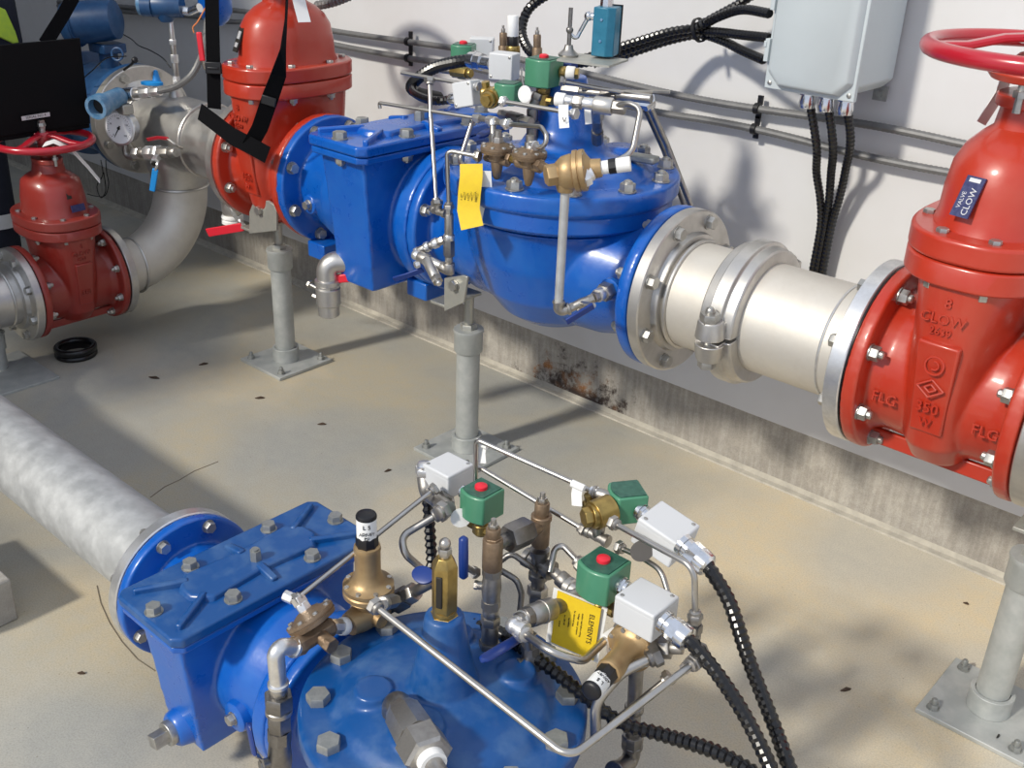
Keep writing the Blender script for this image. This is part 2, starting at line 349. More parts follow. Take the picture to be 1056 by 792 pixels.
M['wall'] = mat('white_painted_wall', (.66, .66, .665), 0, .55, (.60, .59, .58), 2.2, .9, .10, 25, 0, .1)
M['strip'] = mat('sealant_strip', (.46, .43, .36), 0, .8, (.30, .28, .24), 30, .7)
M['blocker_top'] = mat('blocker_top_grey', (.35, .35, .35), 0, .8)  # for the unseen panel added overhead to darken the left end
WY = 2.216
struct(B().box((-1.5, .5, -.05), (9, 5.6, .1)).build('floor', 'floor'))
struct(B().box((-1.5, WY+.112, .0875), (9, .2, .175)).build('trim_1', 'curb', bev=.004))
struct(B().box((-1.5, WY+.108, 1.38), (9, .2, 2.42)).build('wall_back', 'wall'))
b = B(); b.prism([(0, 0), (-.022, 0), (-.020, .004), (-.005, .006), (0, .018)], -6, 3, axes((0, WY+.012, 0), (0, 1, 0), (0, 0, 1), (1, 0, 0)))
struct(b.build('trim_2', 'strip'))
# ================================================================ generic pipe parts (local frame: pipe along X)
def flange_bolts(par, x, d, R, n, s, h, kind='head', m='boltm', ph=.5, stud=.008):
    """bolts on the flange face at x, pointing along d (+1/-1)"""
    for k in range(n):
        a = 2*PI*(k+ph)/n
        bolt(par, (x, R*math.cos(a), R*math.sin(a)), (d, 0, 0), s, h, m, kind, stud, rot=a)
def star(n, r0, r1): return [((r0 if i % 2 else r1)*math.cos(PI*i/n), (r0 if i % 2 else r1)*math.sin(PI*i/n)) for i in range(2*n)]
def ell(z, a, bb, n=40, p=2.0):
    out = []
    for k in range(n):
        t = 2*PI*k/n; c, s_ = math.cos(t), math.sin(t)
        out.append(V((a*math.copysign(abs(c)**(2/p), c), bb*math.copysign(abs(s_)**(2/p), s_), z)))
    return out
def gate_valve(root, s, L, red, top=True, txt=True, wheel='wheelred', bolts=(-1, 1), zflip=False):
    FR = .1715*s if s == 1 else .1395
    wx = 1 if s == 1 else 1.14
    h = L/2
    b = B()
    for q in (-1, 1):
        b.lathe((q*h, 0, 0), (-q, 0, 0), [(0, FR), (.024*s, FR), (.027*s, FR-.004), (.027*s, .132*s), (.05*s, .124*s), (h*.8, .128*s), (h, .12*s)], 48)
    P = [(-.140, .035, .055), (-.128, .050, .095), (-.085, .060, .135), (0, .068, .156), (.08, .074, .163), (.16, .082, .168), (.222, .090, .170)]
    b.loft([ell(z*s, a*s*wx, c*s, 40, 2.7) for z, a, c in P])
    body = b.build('valve_body', red, root, remesh=.0042*s, smooth=5)
    for q in (-1, 1):
        b = B()
        for z0, z1, w0, w1, y0, y1 in ((-.050, .120, .028, .034, .146, .174),):
            r0 = [V((-w0*s, q*(y0-.05)*s, z0*s)), V((w0*s, q*(y0-.05)*s, z0*s)), V((w0*s, q*y0*s, z0*s)), V((-w0*s, q*y0*s, z0*s))]
            r1 = [V((-w1*s, q*(y1-.05)*s, z1*s)), V((w1*s, q*(y1-.05)*s, z1*s)), V((w1*s, q*y1*s, z1*s)), V((-w1*s, q*y1*s, z1*s))]
            b.loft([r0, r1])
        b.build('cast_pad', red, body, bev=.004*s)
    for q in (-1, 1):
        b = B(); b.box((0, q*.05*s, -.134*s), (L-.03, .012*s, .03*s)); b.build('foot_rib', red, body, bev=.003*s)
    # bonnet flange pair
    b = B(); b.loft([ell(z*s, a*s*wx, c*s, 56, 2.5) for z, a, c in ((.212, .112, .172), (.216, .121, .181), (.248, .121, .181), (.252, .118, .178))])
    b.build('body_flange', red, root, bev=.002)
    b = B(); b.loft([ell(z*s, a*s*wx, c*s, 56, 2.5) for z, a, c in ((.254, .118, .178), (.257, .122, .182), (.288, .122, .182), (.292, .118, .178))])
    bf = b.build('bonnet_flange', red, root, bev=.002)
    P = [(.288, .098, .146), (.31, .093, .137), (.345, .092, .134), (.385, .087, .126), (.41, .076, .110), (.43, .058, .086), (.442, .044, .062), (.475, .040, .056), (.478, .036, .05)]
    b = B(); b.loft([ell(z*s, a*s*(wx if z < .4 else 1+(wx-1)*2), c*s, 44, 2.25) for z, a, c in P])
    bn = b.build('bonnet', red, root, ang=50)
    n = 8
    for k in range(n):
        t = 2*PI*(k+.5)/n
        bolt(root, (.106*s*wx*math.cos(t), .164*s*math.sin(t), .290*s), (0, 0, 1), .010*s, .007*s, 'boltm', 'head')
        bolt(root, (.106*s*wx*math.cos(t), .164*s*math.sin(t), .213*s), (0, 0, -1), .011*s, .010*s, 'boltm', 'nut', .006)
    # stuffing box: yoke plate on two studs, stem
    b = B(); b.loft([ell(z*s, a*s, c*s, 32, 2.2) for z, a, c in ((.474, .05, .066), (.492, .05, .066))]); b.build('packing_flange', red, root, bev=.002)
    b = B(); b.loft([ell(z*s, a*s, c*s, 32, 2) for z, a, c in ((.512, .066, .078), (.524, .078, .084), (.530, .070, .076))]); b.cyl((0, 0, .49*s), (0, 0, .545*s), .024*s); b.build('gland', red, root, bev=.002)
    for q in (-1, 1):
        b = B(); b.cyl((0, q*.066*s, .47*s), (0, q*.066*s, .545*s), .006*s); b.hexa((0, q*.066*s, .531*s), (0, 0, 1), .011*s, .010*s); b.hexa((0, q*.066*s, .493*s), (0, 0, 1), .011*s, .010*s)
        b.build('gland_stud', 'boltm', root)
    b = B(); b.cyl((0, 0, .53*s), (0, 0, .60*s), .0135*s, .011*s); b.box((0, 0, .612*s), (.018*s, .018*s, .03*s)); b.hexa((0, 0, .605*s), (0, 0, 1), .015*s, .012*s); b.build('stem', 'fit', root)
    if wheel:
        hw = handwheel(root, .178*s, .552*s, wheel, s)
    for q in bolts:
        flange_bolts(root, q*(h-.027*s), -q, .149*s if s == 1 else .1205, 8, .0135*s, .014*s, 'nut', 'boltm')
    return FR
def handwheel(root, R, z, m, s):
    b = B(); b.torus((0, 0, z), (0, 0, 1), R-.011*s, .0135*s, 64, 14)
    w = b.build('handwheel', m, root, ang=80)
    for k in range(4):
        a = k*PI/2+.5; d = V((math.cos(a), math.sin(a), 0)); n = V((-d.y, d.x, 0))
        b = B(); pts = [d*.02*s+V((0, 0, z+.022*s)), d*.06*s+V((0, 0, z+.018*s)), d*(R*.62)+V((0, 0, z+.004*s)), d*(R-.012*s)+V((0, 0, z))]
        b.ribbon(pts, .026*s, .012*s, n); b.build('spoke', m, w, bev=.004*s, seg=3)
    b = B(); b.lathe((0, 0, z-.006*s), (0, 0, 1), [(0, .024*s), (.03*s, .026*s), (.038*s, .020*s)], 24); b.build('hub', m, w)
    return w
def cast_text(root, s, lines, y, m, name='cast_lettering'):
    """lines: (text, x, z, size) standing on the -Y face"""
    for t, x, z, size, yy in lines:
        text(root, t, size*s, axes((x*s, yy*s, z*s), (1, 0, 0), (0, 0, 1), (0, -1, 0)), m, .0016, name)
def ss_flange(root, x, d, R, rp, t, bolts_n, bs, m='ss', bc=None, heads=True, length=.06, pipe='sslight'):
    """flange disc of thickness t at x, growing along d, with a weld neck"""
    b = B(); b.lathe((x, 0, 0), (d, 0, 0), [(0, R-.002), (.002, R), (t-.002, R), (t, R-.003), (t, rp+.018), (t+.012, rp+.014), (t+.014, rp)], 72)
    f = b.build('flange', m, root, ang=30)
    if bolts_n: flange_bolts(root, x+d*t, d, bc, bolts_n, bs, bs*.95, 'head', 'boltm')
    return f
def gasket(root, x, R, t=.003):
    b = B(); b.cyl((x-t/2, 0, 0), (x+t/2, 0, 0), R, n=64); return b.build('gasket', 'black', root)
def bead(root, x, r, m='ss', w=.004):
    b = B(); b.torus((x, 0, 0), (1, 0, 0), r, w, 64, 8); return b.build('weld_bead', m, root)
# ---------------------------------------------------------------- strainer with a bolted box cover
def strainer(root, s, L, FR, bc, X0, dust='blue'):
    """L face to face, starts at local x = 0; box centre at X0"""
    b = B()
    k = s
    b.lathe((0, 0, 0), (1, 0, 0), [(0, FR), (.026*k, FR), (.028*k, FR-.003), (.028*k, .115*k), (.06*k, .118*k), (.16*k, .15*k), (X0, .152*k)], 56)
    b.lathe((L, 0, 0), (-1, 0, 0), [(0, FR), (.040*k, FR), (.042*k, FR-.003), (.043*k, .150*k), (.07*k, .152*k), (.12*k, .160*k), (L-X0-.03*k, .160*k), (L-X0, .12*k)], 56)
    w = .076*k
    P = [(-.168, .050, .185), (-.162, .060, .198), (-.10, .066, .208), (0, .070, .216), (.12, .074, .228), (.168, .076, .232)]
    b.loft([[V((X0+a*k*math.copysign(1, sx), c*k*math.copysign(1, sy), z*k)) for sx, sy in ((-1, -1), (1, -1), (1, 1), (-1, 1))] for z, a, c in P])
    body = b.build('strainer_body', 'blue', root, remesh=.0045*k, smooth=6)
    # cover plate
    pw, pl, cc = (.102 if s == 1 else .115)*k, .260*k, .018*k
    def pln(a, l, c):
        return [(X0+x, y) for x, y in ((-a+c, -l), (a-c, -l), (a, -l+c), (a, l-c), (a-c, l), (-a+c, l), (-a, l-c), (-a, -l+c))]
    b = B(); b.prism(pln(pw-.004*k, pl-.004*k, cc), .162*k, .178*k); b.build('cover_seat', 'blue', root, bev=.004*k, seg=3)
    b = B(); b.prism(pln(pw, pl, cc), .180*k, .204*k); cv = b.build('cover', dust, root, bev=.006*k, seg=3)
    b = B()
    t0 = .202*k; t1 = .216*k
    pa, pb_ = .054*k, .160*k
    base = [(-pa, -pb_*.8), (-pa*.35, -pb_), (pa*.35, -pb_), (pa, -pb_*.8), (pa*.8, 0), (pa, pb_*.8), (pa*.35, pb_), (-pa*.35, pb_), (-pa, pb_*.8), (-pa*.8, 0)]
    b.loft([[V((X0+x*1.12, y*1.06, t0-.004)) for x, y in base], [V((X0+x, y, t1)) for x, y in base]])
    b.build('raised_panel', dust, cv, bev=.005*k, seg=3)
    for sx, sy in ((-1, -1), (1, -1), (-1, 1), (1, 1)):
        b = B(); p0 = V((X0+sx*.030*k, sy*.135*k, .208*k)); p1 = V((X0+sx*.084*k, sy*.232*k, .205*k))
        b.ribbon([p0, p0.lerp(p1, .5), p1], .014*k, .022*k, (p1-p0).cross(V((0, 0, 1)))); b.build('rib', dust, cv, bev=.004*k)
    for sx in (-1, 1):
        b = B(); b.ribbon([V((X0+sx*.030*k, 0, .214*k)), V((X0+sx*.088*k, 0, .204*k))], .018*k, .016*k, (0, 1, 0)); b.build('rib', dust, cv, bev=.004*k)
    for x, y in ((0, -.235), (0, .235), (-.079, -.100), (.079, -.100), (-.079, .105), (.079, .105)):
        bolt(root, (X0+x*k, y*k, .204*k), (0, 0, 1), .0165*k, .015*k, 'boltd', rot=random.random())
        bolt(root, (X0+x*k, y*k, .162*k), (0, 0, -1), .014*k, .012*k, 'boltm', 'nut')
    b = B(); b.hexa((X0+.01*k, .005, .214*k), (0, 0, 1), .013*k, .026*k); b.cyl((X0+.01*k, .005, .238*k), (X0+.01*k, .005, .244*k), .008*k); b.build('vent_plug', 'boltd', root)
    # boss with plug on the side neck
    b = B(); b.lathe((L-.115*k, -.145*k, -.02*k), (0, -1, 0), [(0, .040*k), (.025*k, .034*k), (.028*k, .030*k)], 28); b.build('plug_boss', 'blue', root, bev=.002)
    bolt(root, (L-.115*k, -.173*k, -.02*k), (0, -1, 0), .013*k, .012*k, 'boltm')
    b = B(); b.lathe((.085*k, -.112*k, -.03*k), (0, -1, 0), [(0, .030*k), (.02*k, .024*k)], 24); b.build('plug_boss', 'blue', root, bev=.002)
    bolt(root, (.085*k, -.132*k, -.03*k), (0, -1, 0), .012*k, .012*k, 'boltm')
    for q in (0, 1):
        b = B(); b.box((.05*k if q == 0 else L-.05*k, -.03*k, -.175*k), (.07*k, .12*k, .045*k)); b.build('foot', 'blue', root, bev=.004)
    flange_bolts(root, .028*k, 1, bc, 8, .0145*s, .013*s, 'head')
    if s < 1:
        b = B(); b.lathe((X0-.005, -.195*k, -.125*k), (0, -1, 0), [(0, .036), (.022, .030), (.026, .026)], 28); b.build('plug_boss', 'blue', root)
        b = B(); b.lathe((X0-.005, -.195*k-.024, -.125*k), (0, -1, 0), [(0, .021), (.008, .022), (.014, .021)], 24); b.box((0, 0, 0), (.022, .022, .03), axes((X0-.005, -.195*k-.048, -.125*k), (1, 0, .3), (-.3, 0, 1), (0, -1, 0))); b.build('square_plug', 'boltm', root, bev=.001)
    return body
# ---------------------------------------------------------------- diaphragm control valve, centre at origin
def control_valve(root, s, H, FR, bc, nb=12, kind='acorn'):
    b = B(); k = s
    for q in (-1, 1):
        b.lathe((q*H, 0, 0), (-q, 0, 0), [(0, FR), (.028*k, FR), (.030*k, FR-.003), (.031*k, .122*k), (.07*k, .122*k), (.14*k, .140*k), (H, .150*k)], 56)
    b.lathe((0, 0, -.165*k), (0, 0, 1), [(0, .03*k), (.008*k, .075*k), (.035*k, .12*k), (.09*k, .165*k), (.17*k, .195*k), (.25*k, .212*k), (.265*k, .220*k)], 56)
    body = b.build('valve_body', 'blue', root, remesh=.005*k, smooth=8)
    b = B(); b.lathe((0, 0, .100*k), (0, 0, 1), [(0, .212*k), (.012*k, .240*k), (.018*k, .247*k), (.048*k, .247*k), (.051*k, .244*k)], 96); b.build('body_flange', 'blue', body)
    k0 = k; k = k*(1.03 if s < 1 else 1)
    b = B(); b.lathe((0, 0, .146*k), (0, 0, 1), [(0, .246*k), (.006*k, .248*k), (.010*k, .256*k), (.013*k, .2585*k), (.044*k, .2585*k), (.049*k, .254*k), (.050*k, .205*k)], 96)
    b.lathe((0, 0, .185*k), (0, 0, 1), [(0, .206*k), (.012*k, .200*k), (.026*k, .182*k), (.038*k, .146*k), (.046*k, .105*k), (.052*k, .070*k)], 72)
    if s == 1: b.lathe((0, 0, .215*k), (0, 0, 1), [(0, .125*k), (.025*k, .095*k), (.065*k, .070*k), (.12*k, .053*k), (.170*k, .044*k), (.174*k, .041*k)], 40)
    else: b.lathe((0, 0, .200*k), (0, 0, 1), [(0, .095*k), (.025*k, .066*k), (.065*k, .055*k), (.12*k, .044*k), (.183*k, .034*k), (.187*k, .031*k)], 40)
    # vent bosses on the dome
    for a, rr, zz, r in ((-2.2, .125, .236, .034), (-1.15, .115, .238, .042), (1.0, .135, .232, .034), (2.2, .135, .232, .034)):
        b.lathe((rr*k*math.cos(a), rr*k*math.sin(a), zz*k-.03), (0, 0, 1), [(0, r*k*1.3), (.035, r*k)], 28)
    k = k0
    cv = b.build('cover', 'blued' if s < 1 else 'blue', root, remesh=.0042*k, smooth=4)
    for i in range(nb):
        a = 2*PI*(i+.5)/nb
        bolt(root, (.229*k*math.cos(a), .229*k*math.sin(a), .196*k), (0, 0, 1), (.0165 if s == 1 else .0225)*k, (.015 if s == 1 else .019)*k, 'boltd' if s < 1 else 'boltm', kind if s == 1 else 'head', rot=a*3)
    if s == 1:
        for q in (-1, 1): flange_bolts(root, q*(H-.030*k), -q, bc, 8, .0135*s, .012*s, 'nut')
    return cv
# ---------------------------------------------------------------- floor stand
def support_post(x, y, ztop, zbr, label, plate=.2, r=.0302, rotp=0.0, cap=True):
    t = thing('pipe_support', label, 'pipe support', (x, y, 0), 0, 'adjustable pipe supports')
    b = B(); b.box((0, 0, .005), (plate, plate, .010)); b.build('base_plate', 'galvpost', t, bev=.0015)
    b = B(); b.ring((0, 0, .010), (0, 0, .052), r+.0095, r+.001, 40); b.build('socket', 'galvpost', t, bev=.001)
    b = B(); b.cyl((0, 0, .010), (0, 0, ztop-.03), r, n=36); b.build('post', 'galvpost', t)
    for sx, sy in ((-1, 1), (1, -1), (-1, -1), (1, 1)):
        bolt(t, (sx*plate*.38, sy*plate*.38, .010), (0, 0, 1), .0105, .009, 'boltd', 'nut', .010, name='anchor_bolt')
    b = B(); b.lathe((0, 0, ztop-.062), (0, 0, 1), [(0, r+.004), (.004, r+.0065), (.05, r+.0065), (.056, r+.009), (.062, r+.008), (.063, r-.004)], 40); b.build('cap', 'galvpost', t)
    b = B(); b.hexa((0, 0, ztop), (0, 0, 1), .022, .014); b.build('nut', 'lamp', t)
    b = B(); b.cyl((0, 0, ztop-.01), (0, 0, zbr), .0125, n=20); b.build('threaded_rod', 'lamp', t)
    return t
# ================================================================ the two pipe lines
UY, UZ = 1.782, .6315          # upper line axis
LY, LZ = .804, .205            # lower line axis
XA, XB = -1.114, -.653         # faces: control valve outlet, gate valve inlet
XC = -2.54                     # face: left gate valve inlet
XD = XC+.292                   # strainer inlet
XE = XD+.495                   # control valve inlet
# ---- right gate valve
t = thing('gate_valve', 'bright red gate valve with handwheel at the right edge, beside the pipe coupling', 'valve', (XB+.146, UY, UZ))
gate_valve(t, 1, .292, 'red')
cast_text(t, 1, [('8', 0, .188, .024, -.1705), ('CLOW', -.004, .160, .024, -.169), ('2639', -.004, .139, .018, -.168), ('350', 0, .002, .026, -.1605), ('W', 0, -.026, .020, -.1565)], 0, 'red')
text(t, 'FLG', .026, axes((-.082, -.133, -.020), (1, 0, 0), (0, .12, 1), (0, -1, .12)), 'red', .002, 'cast_lettering')
text(t, 'FLG', .026, axes((.090, -.133, -.020), (1, 0, 0), (0, .12, 1), (0, -1, .12)), 'red', .002, 'cast_lettering')
b = B(); mx = axes((0, -.1710, .082), (1, 0, 0), (0, .12, 1), (0, -1, .12))
b.torus(mx @ V((0, 0, 0)), mx.to_3x3() @ V((0, 0, 1)), .015, .0018, 32, 6)
b.torus(mx @ V((0, 0, 0)), mx.to_3x3() @ V((0, 0, 1)), .007, .0016, 20, 6, 1, 5)
mx = axes((0, -.1665, .040), (1, 0, 0), (0, .12, 1), (0, -1, .12))
for r in (.020, .009):
    q = [mx @ V((r*1.1, 0, 0)), mx @ V((0, r*.75, 0)), mx @ V((-r*1.1, 0, 0)), mx @ V((0, -r*.75, 0))]
    for i in range(4): b.cyl(q[i], q[(i+1) % 4], .0018, n=6)
b.build('cast_emblem', 'red', t)
# name plate on the bonnet
mx = axes((-.018, -.139, .350), (.95, -.15, 0), (.12, .30, .9), (-.15, -1, .30))
b = B(); b.box((0, 0, 0), (.030, .064, .004), mx); pl = b.build('name_plate', 'platesblue', t)
text(t, 'CLOW', .014, mx @ Matrix.Translation((.006, -.007, .0022)) @ Matrix.Rotation(PI/2, 4, 'Z'), 'silverink', .0003, 'plate_lettering')
text(t, 'VALVE', .009, mx @ Matrix.Translation((-.007, -.006, .0022)) @ Matrix.Rotation(PI/2, 4, 'Z'), 'silverink', .0003, 'plate_lettering')
b = B(); b.box((0, .026, .0022), (.018, .006, .0006), mx); b.build('plate_mark', 'silverink', t)
g = gasket(t, -.1475, .168)
# crimped paper tag behind the neck
b = B(); b.ribbon([V((-.03, .02, .55)), V((-.052, .03, .53)), V((-.060, .035, .48)), V((-.075, .02, .43))], .035, .001, (.2, 1, 0)); b.build('paper_tag', 'white', t)
# ---- far right stub
t = thing('pipe_spool', 'stainless flange and pipe leaving the frame at the right of the red valve', 'pipe', (XB+.292, UY, UZ), 0)
ss_flange(t, .003, 1, .1715, .1095, .028, 8, .0135, bc=.149)
b = B(); b.cyl((.03, 0, 0), (.55, 0, 0), .1095, n=56); b.build('pipe', 'sslight', t)
# ---- spool between coupling and gate valve
XK = -.932
t = thing('pipe_spool', 'stainless pipe spool between the grooved coupling and the bright red gate valve', 'pipe', (XB, UY, UZ), 0)
ss_flange(t, -.003, -1, .1715, .1095, .030, 8, .0125, bc=.149, m='ssbright')
b = B(); b.cyl((-.03, 0, 0), (XK-XB+.01, 0, 0), .1095, n=72); b.build('pipe', 'sslight', t)
bead(t, -.052, .1105, 'ss', .004); bead(t, -.078, .1100, 'ssbright', .0025)
# ---- adapter between control valve and coupling
t = thing('flange_adapter', 'stainless flange adapter bolted to the upper blue control valve', 'pipe', (XA, UY, UZ), 0)
ss_flange(t, .003, 1, .1715, .1095, .026, 8, .0135, bc=.149, m='ss')
b = B(); b.cyl((.03, 0, 0), (XK-XA-.01, 0, 0), .1095, n=72); b.build('pipe', 'sslight', t)
bead(t, .050, .1115, 'ss', .005); gasket(t, .0015, .166)
# ---- grooved coupling
t = thing('grooved_coupling', 'cast grooved coupling with two bolts clamping the upper stainless pipe', 'coupling', (XK, UY, UZ), 0)
w = .038
for q, nm in ((0, 'upper_housing'), (1, 'lower_housing')):
    b = B(); rings = []
    N = 30
    for i in range(N+1):
        a = -.10+q*PI+.10*0+ (PI)*i/N + .0
        a = (q*PI)+.03+(PI-.06)*i/N+.10
        e = V((0, math.cos(a), math.sin(a)))
        prof = [(-w, .109), (-w, .133), (-w*.9, .136), (-w*.42, .138), (-w*.36, .146), (w*.36, .146), (w*.42, .138), (w*.9, .136), (w, .133), (w, .109)]
        rings.append([V((x, 0, 0))+e*r for x, r in prof])
    b.loft(rings)
    for sgn in (0, 1):      # bolt lugs
        a = (q*PI)+.10+(.15 if sgn == 0 else PI-.15)
        a2 = (q*PI)+.10+(0 if sgn == 0 else PI)
        e = V((0, math.cos(a2), math.sin(a2))); tt = V((0, -math.sin(a2), math.cos(a2)))*(1 if sgn == 0 else -1)
        c0 = e*.150+tt*.006
        b.loft([[c0+tt*h+V((x, 0, 0))+e*y for x, y in [(.028*math.cos(2*PI*k/18)*f, .026*math.sin(2*PI*k/18)*f-.002) for k in range(18)]] for h, f in ((0, 1.05), (.03, .92), (.036, .85))])
        b.box((0, 0, 0), (.05, .05, .034), axes(e*.131+tt*.020, (1, 0, 0), e, tt))
    b.build(nm, 'ss', t, bev=.0015, seg=2, ang=30)
for sgn in (0, 1):
    a2 = .10+PI*sgn; e = V((0, math.cos(a2), math.sin(a2))); tt = V((0, -math.sin(a2), math.cos(a2)))*(1 if sgn == 0 else -1)
    b = B(); b.cyl(e*.152-tt*.06, e*.152+tt*.062, .0095); b.hexa(e*.152+tt*.040, tt, .019, .018); b.sphere(e*.152+tt*.062, .0095, 12); b.hexa(e*.152-tt*.056, tt, .018, .014)
    b.build('bolt', 'boltm', t)
# ---- control valve
t = thing('control_valve', 'large blue diaphragm control valve on the upper line against the wall', 'valve', ((XA+XE)/2, UY, UZ))
control_valve(t, 1, (XA-XE)/2, .1715, .149)
# cast marks on the body and square lugs
for q in (-1, 1):
    b = B(); b.box((q*.3, -.110, .075), (.012, .02, .02)); b.build('flange_tab', 'boltm', t)
# ---- strainer
t = thing('strainer', 'blue box-cover strainer between the left red gate valve and the upper control valve', 'strainer', (XD, UY, UZ))
strainer(t, 1, .495, .1715, .149, .348)
text(t, 'IN 1234', .022, axes((.20, -.232, .115), (1, 0, 0), (0, 0, 1), (0, -1, 0)), 'blue', .0015, 'cast_lettering') if 0 else None
# ---- left gate valve
t = thing('gate_valve', 'orange-red gate valve left of the upper blue strainer with a black strap slung round it', 'valve', (XC+.146, UY, UZ))
gate_valve(t, 1, .292, 'red')
cast_text(t, 1, [('8', 0, .188, .024, -.1705), ('CLOW', -.004, .160, .024, -.169), ('2639', -.004, .139, .018, -.168), ('350', 0, .002, .026, -.1605), ('W', 0, -.026, .020, -.1565)], 0, 'red')
mx = axes((-.026, -.133, .352), (.95, -.25, 0), (.10, .36, .9), (-.22, -1, .38))
b = B(); b.box((0, 0, 0), (.030, .064, .004), mx); b.build('name_plate', 'ink', t)
b = B(); b.box((0, .012, .001), (.018, .02, .004), mx); b.box((0, -.014, .001), (.018, .012, .004), mx); b.build('plate_marks', 'silverink', t)
b = B(); b.ribbon([V((.045, -.02, .56)), V((.085, -.03, .50)), V((.105, -.03, .44)), V((.125, -.035, .405))], .035, .001, (.2, 1, 0)); b.build('paper_tag', 'white', t)
# ---- lower line
K = .76
XL = -1.480
t = thing('pipe_spool', 'long galvanised pipe entering from the left edge into the lower blue strainer', 'pipe', (XL, LY, LZ), 0)
b = B(); b.cyl((-.01, 0, 0), (-1.28, 0, 0), .0822, n=72); b.build('pipe', 'galv', t)
b = B(); b.lathe((-.003, 0, 0), (-1, 0, 0), [(0, .135), (.002, .1375), (.022, .1375), (.024, .135), (.024, .102), (.034, .084)], 72); b.build('flange', 'ssbright', t, ang=30)
flange_bolts(t, -.027, -1, .1205, 8, .011, .010, 'nut')
b = B(); b.lathe((-1.28, 0, 0), (0, 1, 0), [(0, .0822)], 3) if 0 else None
rings = []
for i in range(13):       # elbow turning to the wall
    a = PI/2*i/12; c = V((-1.28, .229, 0)); e = V((-math.sin(a), -math.cos(a), 0))
    rings.append([c+e*(.229+.0822*math.cos(2*PI*k/40))+V((0, 0, .0822*math.sin(2*PI*k/40))) for k in range(40)])
b = B(); b.loft(rings); b.build('elbow', 'galv', t)
LL = .426
t = thing('strainer', 'blue box-cover strainer on the lower line, nearest the lower left', 'strainer', (XL, LY, LZ))
strainer(t, K, LL, .1375, .1205, .222, 'blued')
XV = XL+LL+.254*.98
t = thing('control_valve', 'blue diaphragm control valve with large round cover at the bottom of the photo', 'valve', (XV, LY, LZ))
control_valve(t, K, .254*.98, .1375, .1205)
print('XV', XV)
t = thing('pipe_spool', 'stainless flange and pipe after the lower control valve, low at the bottom edge', 'pipe', (XV+.254*.98, LY, LZ), 0)
ss_flange(t, .003, 1, .1375, .0822, .024, 8, .011, bc=.1205)
b = B(); b.cyl((.03, 0, 0), (.45, 0, 0), .0822, n=56); b.build('pipe', 'sslight', t)
# ---- supports
def bracket(x, y, z0, z1, label, wd=.13):
    pass
for x, zt, lab in ((-2.489, .370, 'galvanised pipe support under the left red gate valve'), (-1.706, .356, 'galvanised pipe support standing under the upper blue valves in the middle'), (-.318, .356, 'thick galvanised pipe support at the right edge with its base plate in front')):
    support_post(x, UY-.008 if x > -.5 else UY, zt, .455, lab)
def clip(x, label, pp, bolts_, y=1.655):
    t = thing('support_bracket', label, 'bracket', (x, UY, .43))
    q = [at(a, c, y=y) for a, c in pp]; n = V((0, .007, 0))
    b = B(); b.loft([q, [p+n for p in q]]); b.build('bolted_plate', 'lamp', t, bev=.001, world=True)
    b = B(); b.box((x, UY-.045, .452), (.05, .13, .007)); b.build('seat_plate', 'lamp', t, bev=.001, world=True)
    for a, c in bolts_: bolt(t, at(a, c, y=y), (0, -1, 0), .013, .010, 'boltm', world=True)
clip(-2.489, 'rounded steel bracket plate joining the left support rod to the red gate valve', [(257, 241), (257, 219), (260, 211), (267, 207), (276, 207), (282, 211), (285, 218), (285, 238)], [(268, 217)])
clip(-1.706, 'steel bracket plate joining the middle support rod to the blue flanges', [(458, 321), (458, 287), (478, 284), (482, 286), (478, 312)], [(469, 294)])
clip(-.318, 'steel bracket plate above the right support rod', [(1072, 470), (1072, 440), (1096, 436), (1096, 465)], [(1084, 452)], 1.70)
# ================================================================ pilot parts (world coordinates, root Empty at first point)
def comp_nut(par, p, d, r, L=None, m='fit', name='nut'):
    """compression nut: hex part then a collar, starting at p along d"""
    L = L or r*2.2; p = V(p); d = V(d).normalized()
    b = B(); b.hexa(p, d, r*1.9, L*.6); b.lathe(p+d*L*.6, d, [(0, r*1.45), (L*.3, r*1.45), (L*.4, r*1.1)], 18)
    return b.build(name, m, par, world=True)
def tubeline(label, pts, r=.0048, bend=.02, nuts=(1, 1), m='tube', nm='fit', group=None, nr=None):
    pts = [V(p) for p in pts]
    t = thing('steel_tube', label, 'tube', pts[0], group=group)
    b = B(); b.tube(pts, r, bend, 14); b.build('tube', m, t, world=True, ang=80)
    nr = nr or r*1.15
    if nuts[0]: comp_nut(t, pts[0]-(pts[1]-pts[0]).normalized()*nr*1.2, (pts[1]-pts[0]), nr*1.15, m=nm)
    if nuts[1]: comp_nut(t, pts[-1]-(pts[-2]-pts[-1]).normalized()*nr*1.2, (pts[-2]-pts[-1]), nr*1.15, m=nm)
    return t
def chain(name, label, cat, pts, prof, m='fit', group=None, parts=None):
    """straight run of stacked fittings between two points; prof: (fraction, radius, 'h'|'c', part name, material)"""
    a, c = V(pts[0]), V(pts[1]); d = c-a; L = d.length; d.normalize()
    t = thing(name, label, cat, a, group=group)
    for f0, f1, r, k, nm, mm in prof:
        b = B(); p = a+d*(L*f0); h = L*(f1-f0)
        if k == 'h': b.lathe(p, d, [(0, r*.93), (h*.1, r), (h*.9, r), (h, r*.93)], 6)
        elif k == 'o': b.lathe(p, d, [(0, r*.95), (h*.06, r), (h*.94, r), (h, r*.95)], 8)
        else: b.lathe(p, d, [(0, r*.92), (min(h*.15, .002), r), (h-min(h*.15, .002), r), (h, r*.92)], 24)
        b.build(nm, mm or m, t, world=True)
    return t
